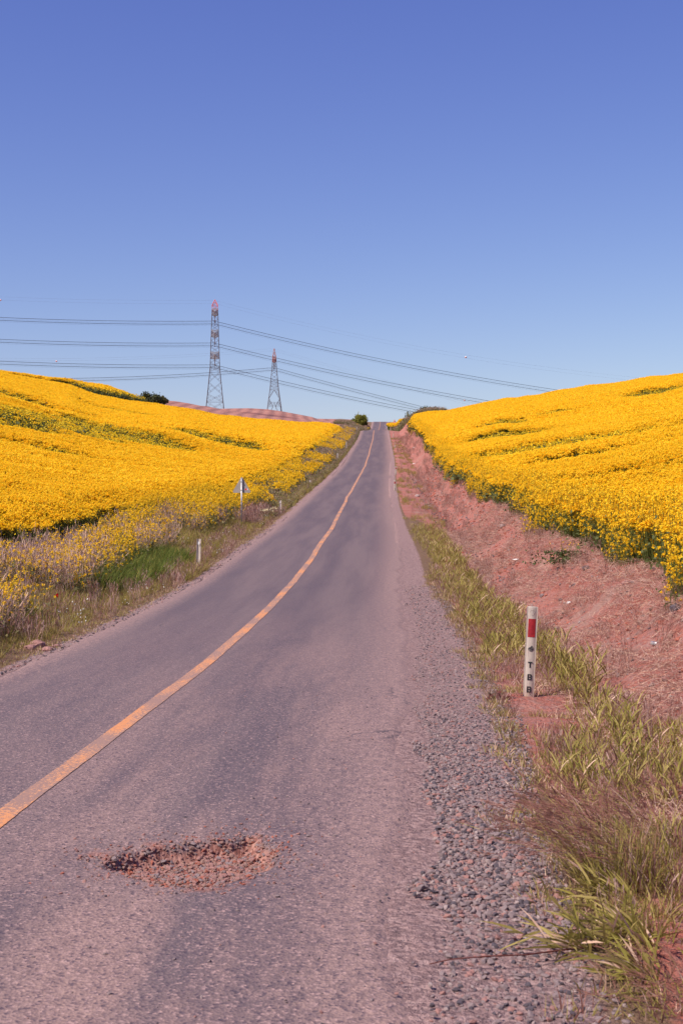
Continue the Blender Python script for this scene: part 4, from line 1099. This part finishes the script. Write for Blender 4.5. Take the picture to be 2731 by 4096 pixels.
def marker_post():
    e = empty('marker_post')
    marker_body(PW_, PHT, PD).build('post_body', M['post'], e, False)
    b = MB(); b.add(*curved(PHT * .665, PHT * .865, -.042, .042, PW_, PD)); b.build('reflector', M['reflector'], e)
    # torn patch near the top
    b = MB(); pts = [(math.cos(t) * .024 * (1 + .2 * math.sin(3 * t)), PHT * .935 + math.sin(t) * .030) for t in np.linspace(0, 6.283, 17)]
    yf = lambda x: -PD * math.cos(x / PW_ * math.pi * .62)
    b.tube([(x, yf(x) - .001, z) for x, z in pts], .0022, 5); b.build('torn_film', M['post'], e, True)
    # emblem: broken concentric rings
    b = MB(); zc = PHT * .54
    for r, th, gaps in ((.0075, .003, []), (.0165, .0026, []), (.0240, .0017, [(1.7, 2.5), (4.9, 5.2)]), (.0310, .0016, [(1.6, 3.0), (4.2, 4.4), (5.6, 5.8), (.8, .95)])):
        tt = np.linspace(0, 6.283, 49)
        for a, c in zip(tt[:-1], tt[1:]):
            if any(g0 < (a + c) / 2 < g1 for g0, g1 in gaps): continue
            P = []
            for t_ in (a, c):
                for q in (-1, 1):
                    x = math.cos(t_) * (r + q * th * .8); z = zc + math.sin(t_) * (r + q * th * .8); P.append((x, yf(x) - .0035, z))
            P2 = [(x, y + .003, z) for x, y, z in P]
            b.add(P + P2, [(0, 2, 3, 1), (4, 5, 7, 6), (0, 1, 5, 4), (2, 6, 7, 3), (0, 4, 6, 2), (1, 3, 7, 5)])
    b.build('emblem', M['black'], e)
    for ch, zf in (('T', .333), ('B', .198), ('B', .064)):
        me = glyph(ch, .068); o = link(bpy.data.objects.new('letter', me), e)
        o.location = (0, -PD - .0012, PHT * zf); o['label'] = 'black letter %s' % ch
    return e
def copy_tree(o, parent=None):
    c = o.copy(); COL.objects.link(c); c.parent = parent
    for ch in list(o.children): copy_tree(ch, c)
    return c
mp0 = marker_post()
RP = [(2111, 2795, 16.8, 1.0, 2.7, 'nearest white marker post with red reflector and black letters, in grass by the gravel'),
      (1579, 1963, None, .70, -1, 'marker post with red reflector, second along the right shoulder from the camera'),
      (1583, 1899, None, .73, 1, 'marker post with red reflector, third along the right shoulder'),
      (1579, 1793, None, .76, 0, 'marker post fourth along the right shoulder, by the red ditch'),
      (1572, 1748, None, .95, 6, 'marker post leaning right, fifth along the right shoulder'),
      (1561, 1724, None, .85, 1, 'farthest marker post, just before the dip of the road')]
for i, (px_, py_, dd, sz, tilt, lb) in enumerate(RP):
    x, y = hit(px_, py_)
    if i == 0: y = 16.45; x = float(pw(px_)) * y
    o = mp0 if i == 0 else copy_tree(mp0)
    if i == 5: y = 293.; x = float(pw(px_)) * y
    o.location = (x, y, float(H(x, y)) - .02); o.rotation_euler = (0, R(tilt), R(-2 if i == 0 else 0)); o.scale = (1.15 if i else 1, 1, sz)
    tag(o, lb, 'marker post', 'marker posts along the right shoulder')
LP = [(792, 41.5, .95, 'white back of the marker post nearest on the left verge, amid grass'), (1122, 73., .95, 'pale post second along the left verge, past the triangular sign'), (1241, 106, .95, 'pale post third along the left verge'),
      (1305, 135, .95, 'pale post fourth along the left verge'), (1348.5, 160, .85, 'faint pale post fifth along the left verge, half hidden by weeds'), (1385, 196, 1.1, 'pale post sixth along the left verge, in dark weeds'), (1426, 286, 1.0, 'farthest pale post on the left, below the round bush')]
pb = None
TOPS = (2155, 2001, 1920, 1867, 1812, 1768, 1707)
for i, (px_, y, h, lb) in enumerate(LP):
    h = max(.4, HC + (2048 - TOPS[i]) / F * y - float(H(float(pw(px_)) * y, y)) + .03)
    if pb is None:
        pe = empty('back_post'); b = marker_body(PW_ + .02, 1.0, PD + .01).build('post_body', M['post'], pe); b.rotation_euler = (0, 0, math.pi)
        c = MB(); c.box((0, -.004, .86), (.05, .004, .09)); c.build('back_reflector', M['signwhite'], pe); pb = pe; o = pe
    else: o = copy_tree(pb)
    x = float(pw(px_)) * y; o.location = (x, y, float(H(x, y)) - .03); o.scale = (.85, 1, h); o.rotation_euler = (0, R([2, -1, -3, -3, 2, -1, 1][i]), 0)
    tag(o, lb, 'marker post', 'pale posts along the left verge')

# ------------------------------------------------------------------ signs
def tri(w, r, n=5):
    """rounded triangle outline centred on x, base at z=0, apex up"""
    h = w * .866; C = [(-w / 2 + r * 1.732, r), (w / 2 - r * 1.732, r), (0, h - 2 * r)]; O = []
    for (cx, cz), a0 in zip(C, (150, 270, 30)):
        for k in range(n + 1):
            t = R(a0 + 120 * k / n); O.append((cx + r * math.cos(t), cz + r * math.sin(t)))
    return O
x = float(pw(967)) * 62.; y = 62.; zb = float(H(x, y)); top = HC + (2048 - 1907) / F * 62 - zb
e = empty('warning_sign', (x, y, zb)); S_ = .84; zt = top - S_ * .866 + .03
b = MB(); b.bar((0, -.045, -.4), (0, -.045, top - .06), .036, 16); b.build('pole', M['galv'], e, True)
b = MB(); b.bar((0, -.045, top - .061), (0, -.045, top - .045), .040, 16); b.build('pole_cap', M['plateback'], e)
b = MB(); b.prism([(a, c + zt) for a, c in tri(S_, .05)], .0, .004); pl = b.build('plate', M['plateback'], e); pl['label'] = 'bare grey back of the triangular plate'
b = MB(); b.prism([(a, c + zt) for a, c in tri(S_, .05)], .0045, .008); fr = b.build('sign_face', M['signred'], e)
b = MB(); b.prism([(a * .76, c * .76 + zt + .075) for a, c in tri(S_, .05)], .0085, .010); b.build('face_panel', M['signwhite'], fr)
for zz in (zt + .12, zt + .48):
    b = MB(); b.box((0, -.006, zz), (.11, .010, .035)); b.box((0, -.084, zz), (.085, .006, .03)); 
    for s in (-1, 1): b.box((s * .042, -.045, zz), (.006, .08, .03))
    b.build('clamp', M['galv'], e)
b = MB(); b.box((.185, -.0025, zt + .15), (.085, .003, .062)); st = b.build('sticker', M['signred'], e); st['label'] = 'red part of a small sticker'
b = MB(); b.box((.252, -.0025, zt + .15), (.045, .003, .062)); st = b.build('sticker', M['signwhite'], e); st['label'] = 'pale part of a small sticker'
tag(e, 'grey back of a triangular road sign on a steel pole, left verge', 'road sign')

y = 427.; x = float(pw(1577.5)) * y; zb = float(H(x, y)); e = empty('warning_sign', (x, y, zb)); top = HC + (2048 - 1677.5) / F * y - zb; S_ = 1.15; zt = top - S_ * .866
b = MB(); b.bar((0, .05, -.4), (0, .05, top - .1), .05, 10); b.build('pole', M['steelred'], e, True)
b = MB(); b.prism([(a, c + zt) for a, c in tri(S_, .06)], 0, .01); b.build('plate', M['signred'], e)
b = MB(); b.prism([(a * .72, c * .72 + zt + .11) for a, c in tri(S_, .06)], -.008, -.001); b.build('face_panel', M['signwhite'], e)
b = MB(); b.prism([(-.22, zt + .24), (.22, zt + .24), (.22, zt + .36), (.08, zt + .60), (-.02, zt + .62), (-.10, zt + .42)], -.015, -.009); b.build('symbol', M['black'], e)
b = MB(); b.box((.03, 0, zt - .36), (.85, .02, .50)); lp = b.build('lower_plate', M['signred'], e)
b = MB(); b.box((.03, -.014, zt - .36), (.66, .006, .32)); b.build('lower_panel', M['signwhite'], lp)
b = MB(); b.box((-.07, -.02, zt - .36), (.16, .006, .14)); b.box((.13, -.02, zt - .36), (.16, .006, .14)); b.build('lower_symbol', M['black'], lp)
tag(e, 'red and white triangular warning sign over a small plate, right of the crest', 'road sign')

# ------------------------------------------------------------------ pylons
def lattice(b, zs, ws, r, rd, xbrace=True, horiz=()):
    """four-legged body; zs heights, ws half widths"""
    C4 = [(-1, -1), (1, -1), (1, 1), (-1, 1)]
    for k in range(len(zs) - 1):
        z0, z1, w0, w1 = zs[k], zs[k + 1], ws[k], ws[k + 1]
        for i in range(4):
            a = C4[i]; c = C4[(i + 1) % 4]
            b.bar((a[0] * w0, a[1] * w0, z0), (a[0] * w1, a[1] * w1, z1), r, 4)
            b.bar((a[0] * w0, a[1] * w0, z0), (c[0] * w1, c[1] * w1, z1), rd, 4)
            b.bar((c[0] * w0, c[1] * w0, z0), (a[0] * w1, a[1] * w1, z1), rd, 4)
            if k in horiz: b.bar((a[0] * w0, a[1] * w0, z0), (c[0] * w0, c[1] * w0, z0), rd, 4)
            if w0 > 2.3:      # small redundant members near the legs
                wm = (w0 + w1) / 2; zm = (z0 + z1) / 2
                for p, q in ((a, c), (c, a)):
                    P = Vector((p[0] * w0 * .75 + q[0] * w0 * .25, p[1] * w0 * .75 + q[1] * w0 * .25, z0 + (z1 - z0) * .25))
                    b.bar((p[0] * wm, p[1] * wm, zm), P, rd * .6, 3); 
                    P2 = Vector((p[0] * w1 * .75 + q[0] * w1 * .25, p[1] * w1 * .75 + q[1] * w1 * .25, z0 + (z1 - z0) * .75))
                    b.bar((p[0] * wm, p[1] * wm, zm), P2, rd * .6, 3)
def crossarm(z, L, w, h, sgn, r):
    b = MB(); tip = (0, sgn * L, z + h * .15)
    for sx in (-1, 1):
        b.bar((sx * w, sgn * w, z), tip, r, 4); b.bar((sx * w, sgn * w, z + h), tip, r, 4)
        for k in range(1, 5):
            t = k / 5
            A = Vector((sx * w, sgn * w, z)).lerp(Vector(tip), t); B_ = Vector((sx * w, sgn * w, z + h)).lerp(Vector(tip), t); A2 = Vector((sx * w, sgn * w, z)).lerp(Vector(tip), t - .2)
            b.bar(A, B_, r * .7, 3); b.bar(A2, B_, r * .7, 3)
            if sx == 1:
                b.bar(A, (-A.x, A.y, A.z), r * .7, 3); b.bar(B_, (-B_.x, B_.y, B_.z), r * .7, 3); b.bar(A2, (-A.x, A.y, A.z), r * .6, 3)
    b.bar((-w, sgn * w, z), (w, sgn * w, z), r, 4); b.bar((-w, sgn * w, z + h), (w, sgn * w, z + h), r, 4)
    return b
def insulator(x, y, z, L):
    b = MB(); b.bar((x, y, z), (x, y, z - L), .05, 5)
    n = 12
    for k in range(n):
        zz = z - L * (.08 + .84 * k / n); b.bar((x, y, zz), (x, y, zz - L * .035), .19, 8)
    b.box((x, y, z - L), (.9, .5, .16)); return b

TY = 640.; m_ = TY / F        # metres per photo px at the first pylon
tx = float(pw(860)) * TY; base = HC + (2048 - 1648) * m_
def zz(py): return (1648 - py) * m_
cy = lambda c: 1180 + c / 4.706
t1 = empty('power_pylon', (tx, TY, base), (0, 0, R(5)))
lv = [2220, 2010, 1870, 1645, 1445, 1360, 1275, 1185, 1080, 980, 850, 775, 665, 570, 450, 370, 290]
wd = np.interp(lv, [200, 1360, 1645, 1870, 2220], [54, 92, 120, 142, 182]) / 4.706 * m_ / 1.03
b = MB(); lattice(b, [zz(cy(c)) for c in lv], list(wd), .15, .065, horiz=(1, 5, 7, 8, 11, 12, 15)); b.build('lattice_body', M['steel'], t1)
b = MB(); wt = 54 / 4.706 * m_; z0, z1, z2 = zz(cy(290)), zz(cy(200)), zz(cy(88)); lattice(b, [z0, z1], [wt, wt], .16, .075, horiz=(0,))
for s in ((-1, -1), (1, -1), (1, 1), (-1, 1)): b.bar((s[0] * wt, s[1] * wt, z1), (0, 0, z2), .14, 4)
for a, c in (((-1, -1), (1, -1)), ((1, -1), (1, 1)), ((1, 1), (-1, 1)), ((-1, 1), (-1, -1))):
    b.bar((a[0] * wt, a[1] * wt, z1), (c[0] * wt, c[1] * wt, z1), .1, 4)
    b.bar((a[0] * wt * .5, a[1] * wt * .5, (z1 + z2) / 2), (c[0] * wt, c[1] * wt, z1), .08, 4)
    b.bar((a[0] * wt * .5, a[1] * wt * .5, (z1 + z2) / 2), (c[0] * wt * .5, c[1] * wt * .5, (z1 + z2) / 2), .08, 4)
pk = b.build('peak', M['steelred'], t1); pk['label'] = 'faded red painted peak'
armz = [(370, 260), (775, 665), (1185, 1080)]
tips1 = []
for lo_, hi_ in armz:
    z0 = zz(cy(lo_)); h = zz(cy(hi_)) - z0; w = np.interp((lo_ + hi_) / 2, [200, 1360], [54, 92]) / 4.706 * m_
    for sg in (-1, 1):
        crossarm(z0, 8.5, w, h, sg, .10).build('crossarm', M['steelpale'], t1)
        insulator(0, sg * 8.3, z0 + .2, 3.9).build('insulator', M['glassins'], t1)
        tips1.append((tx, TY + sg * 8.3, base + z0 + .2 - 3.9))
tag(t1, 'tall steel lattice power pylon with red peak and three crossarm levels, left one', 'pylon', 'power pylons on the skyline')

TY2 = 950.; m2_ = TY2 / F; tx2 = float(pw(1097)) * TY2; base2 = HC + (2048 - 1650) * m2_
cy2 = lambda c: 1360 + c / 7.35
z2f = lambda c: (1650 - cy2(c)) * m2_
t2 = empty('power_pylon', (tx2, TY2, base2), (0, 0, R(4)))
lv = [2150, 1950, 1840, 1730, 1465, 1355, 1250, 1150, 1020, 910, 780, 710, 640]
wd = np.interp(lv, [640, 900, 1355, 1465, 1730, 2150], [57, 77, 122, 132, 170, 228]) / 7.35 * m2_ / 1.03
def body2(b):
    C4 = [(-1, -1), (1, -1), (1, 1), (-1, 1)]
    zs = [z2f(c) for c in lv]
    lattice(b, zs[4:], list(wd[4:]), .17, .075, horiz=(0, 1, 6))
    r, rd = .17, .085
    for k in range(4):
        for a in C4: b.bar((a[0] * wd[k], a[1] * wd[k], zs[k]), (a[0] * wd[k + 1], a[1] * wd[k + 1], zs[k + 1]), r, 4)
    for i in range(4):
        a = C4[i]; c = C4[(i + 1) % 4]
        P = lambda k, s, t: Vector((s[0] * wd[k], s[1] * wd[k], zs[k])).lerp(Vector((t[0] * wd[k], t[1] * wd[k], zs[k])), .5)
        for p in (a, c):
            L = lambda k, f=0., q=(c if p is a else a): Vector((p[0] * wd[k], p[1] * wd[k], zs[k])).lerp(Vector((q[0] * wd[k], q[1] * wd[k], zs[k])), f)
            b.bar(L(4), L(4, .5), rd, 4); b.bar(L(4, .5), L(3), rd * 1.3, 4)            # inverted V
            b.bar(L(3), L(1, .42), rd * 1.3, 4); b.bar(L(1, .42), L(0, .2), rd * 1.3, 4)   # knee brace
            b.bar(L(2), L(2, .5), rd, 4); b.bar(L(1), L(1, .42), rd, 4); b.bar(L(2, .5), L(1, .42), rd, 4)
            for f0 in (.25, .5, .75):
                b.bar(L(4, 0).lerp(L(3, 0), f0), L(4, .5).lerp(L(3, 0), f0), rd * .55, 3)
                b.bar(L(4, 0).lerp(L(3, 0), f0 - .25), L(4, .5).lerp(L(3, 0), f0), rd * .55, 3)
            for k0, k1, f1 in ((3, 2, .2), (2, 1, .2), (1, 0, .1), (2, 1, .38)):
                b.bar(L(k0, 0), L(k1, f1), rd * .6, 3); b.bar(L(k1, 0), L(k0, f1 * .8), rd * .6, 3)
b = MB(); body2(b); b.build('lattice_body', M['steel'], t2)
b = MB(); wz = [57 / 7.35 * m2_, 47 / 7.35 * m2_, 26 / 7.35 * m2_, .12]; lattice(b, [z2f(640), z2f(480), z2f(370), z2f(250)], wz, .17, .10, horiz=(0, 1, 2)); pk = b.build('peak', M['steelrust'], t2); pk['label'] = 'rust red peak'
for sg in (-1, 1):
    crossarm(z2f(640), 11., wz[0], z2f(500) - z2f(640), sg, .12).build('crossarm', M['steelrust'], t2)
    insulator(0, sg * 10.6, z2f(640), 4.6).build('insulator', M['glassins'], t2)
insulator(0, 0, z2f(640), 4.6).build('insulator', M['glassins'], t2)
tag(t2, 'smaller, more distant lattice pylon with a narrow rusty peak, right one', 'pylon', 'power pylons on the skyline')

# wires: hung between the pylons and towers out of view
def wire(name, px0, py0, D0, dl, dr, cl, cr, tl, tr_, r, mt, dpx=0, dpy=0, yo=0.):
    """left and right spans leave the pylon at its arm; the line slowly nears the viewer to the left"""
    P = []
    for t in np.linspace(-tl, tr_, 90):
        if t < 0: py = py0 + cl[0] * (-t) + cl[1] * t * t; D = D0 + dl * (-t) / tl
        else: py = py0 + cr[0] * t + cr[1] * t * t; D = D0 + dr * t / tr_
        D += yo
        P.append((float(pw(px0 + t)) * D, D, HC + (2048 - py) / F * D))
    b = MB(); b.tube(P, r, 4); return b.build(name, M[mt]), P
cl1 = (.0114, -3.3e-5); cr1 = (.2544, -3.875e-5)
lvn = ['uppermost', 'middle', 'lowest']
for k, py in enumerate((1286, 1373.5, 1461)):
    for j, dy in enumerate((-1, 5, 10.5, 16)):
        o, P = wire('power_line', 858, py + dy - 1, TY, -60, 120, cl1, cr1, 1300, 1650, .085 if j in (0, 2) else .02, 'wire', yo=(-8.3, -8.0, 8.0, 8.3)[(0, 2, 1, 3)[j]])
        tag(o, 'black conductor, one of four at the %s crossarm level of the taller pylon' % lvn[k], 'power line', 'conductors at the %s level' % lvn[k])
for j, (dy, tt) in enumerate(((0, 'upper'), (13, 'lower'))):
    o, P = wire('earth_wire', 857, 1200.5 + dy, TY, -60, 120, (.0114, -3.2e-5), (.268, -5.0e-5), 1300, 1700, .015, 'wirethin')
    tag(o, 'very thin %s earth wire from the peak of the taller pylon' % tt, 'power line', 'earth wires of the taller pylon')
for j, dy in enumerate((0, 5, 10, 14.5)):
    o, P = wire('power_line', 1096, 1470 + dy, TY2, -120, 160, (.0914, -4.66e-5), (.279, -2.5e-5), 1500, 1500, .115 if j in (0, 2) else .03, 'wire', yo=(-10.6, 0, 10.6, 10.)[j])
    tag(o, 'black conductor, one of four strung through the smaller far pylon', 'power line', 'conductors of the smaller pylon')
for j, (dy, tt) in enumerate(((0, 'upper'), (9, 'lower'))):
    o, P = wire('earth_wire', 1096, 1394 + dy, TY2, -120, 160, (.086, -4.6e-5), (.295, -2.2e-5), 1500, 1500, .02, 'wirethin')
    tag(o, 'very thin %s earth wire from the peak of the smaller pylon' % tt, 'power line', 'earth wires of the smaller pylon')
import bmesh
def ball(px_, py_, D, r, lb):
    e = empty('marker_ball', (float(pw(px_)) * D, D, HC + (2048 - py_) / F * D))
    for half, mt in ((1, 'ballred'), (-1, 'steelred')):
        bm = bmesh.new(); bmesh.ops.create_uvsphere(bm, u_segments=20, v_segments=12, radius=r)
        bmesh.ops.delete(bm, geom=[v for v in bm.verts if v.co.z * half < -.001], context='VERTS')
        if half < 0:
            pass
        me = bpy.data.meshes.new('half_shell'); bm.to_mesh(me); bm.free(); me.materials.append(M[mt])
        me.polygons.foreach_set('use_smooth', [True] * len(me.polygons)); link(bpy.data.objects.new('half_shell', me), e)
    b = MB(); b.bar((-r * 1.4, 0, 0), (r * 1.4, 0, 0), r * .14, 8); b.build('cable_clamp', M['steel'], e)
    tag(e, lb, 'marker ball', 'warning balls on the overhead wires')
ball(3, 1200, 612, .40, 'pale warning ball on the wire at the left frame edge')
ball(227, 1444.5, 865, .52, 'pale warning ball low over the left field')
ball(1862, 1428.5, 700, .48, 'pale warning ball high in the sky right of the road')
ball(1857, 1601, 1030, .58, 'pale warning ball just above the right hill')

# ------------------------------------------------------------------ light, sky, camera
EXPO = .42
SUN_EL, SUN_AZ = R(50), R(-127)         # azimuth from +Y (view direction), clockwise; the sun is to the left, a little behind
d = Vector((math.sin(SUN_AZ) * math.cos(SUN_EL), math.cos(SUN_AZ) * math.cos(SUN_EL), math.sin(SUN_EL)))
sl = bpy.data.lights.new('sun', 'SUN'); sl.energy = 4.7; sl.angle = R(.5); sl.color = (1., .93, .84)
so = link(bpy.data.objects.new('sun', sl)); so.rotation_euler = (-d).to_track_quat('-Z', 'Y').to_euler()
w = bpy.data.worlds.new('World'); scene.world = w; w.use_nodes = True; nt = w.node_tree; nt.nodes.clear()
sky = N(nt, 'ShaderNodeTexSky'); sky.sky_type = 'NISHITA'; sky.sun_disc = False; sky.sun_elevation = SUN_EL; sky.sun_rotation = SUN_AZ
sky.altitude = 0; sky.air_density = 1.0; sky.dust_density = .6; sky.ozone_density = 2.0
sp_ = N(nt, 'ShaderNodeSeparateColor'); lk(nt, sky.outputs[0], sp_.inputs[0]); cb = N(nt, 'ShaderNodeCombineColor')
for k, (g_, a_) in enumerate(((1.27, 1.231), (1.31, 1.105), (.80, 1.065))):      # the deep violet-blue of this sky
    lk(nt, math_(nt, 'MULTIPLY', math_(nt, 'POWER', sp_.outputs[k], g_), a_ * .11 ** (g_ - 1) / 2 ** EXPO), cb.inputs[k])
tint = cb.outputs[0]
bg = N(nt, 'ShaderNodeBackground'); bg.inputs[1].default_value = .11; lk(nt, tint, bg.inputs[0])
wo = N(nt, 'ShaderNodeOutputWorld'); lk(nt, bg.outputs[0], wo.inputs[0])

cam = bpy.data.cameras.new('camera'); cam.sensor_fit = 'VERTICAL'; cam.sensor_height = 36; cam.sensor_width = 24; cam.lens = 50
cam.clip_end = 6000; cam.clip_start = .1
cam.dof.use_dof = True; cam.dof.focus_distance = 30; cam.dof.aperture_fstop = 8
co = link(bpy.data.objects.new('camera', cam)); co.location = (0, 0, HC); co.rotation_euler = (R(90), 0, 0)
scene.camera = co
scene.view_settings.view_transform = 'Standard'; scene.view_settings.look = 'None'; scene.view_settings.exposure = EXPO; scene.view_settings.gamma = 1
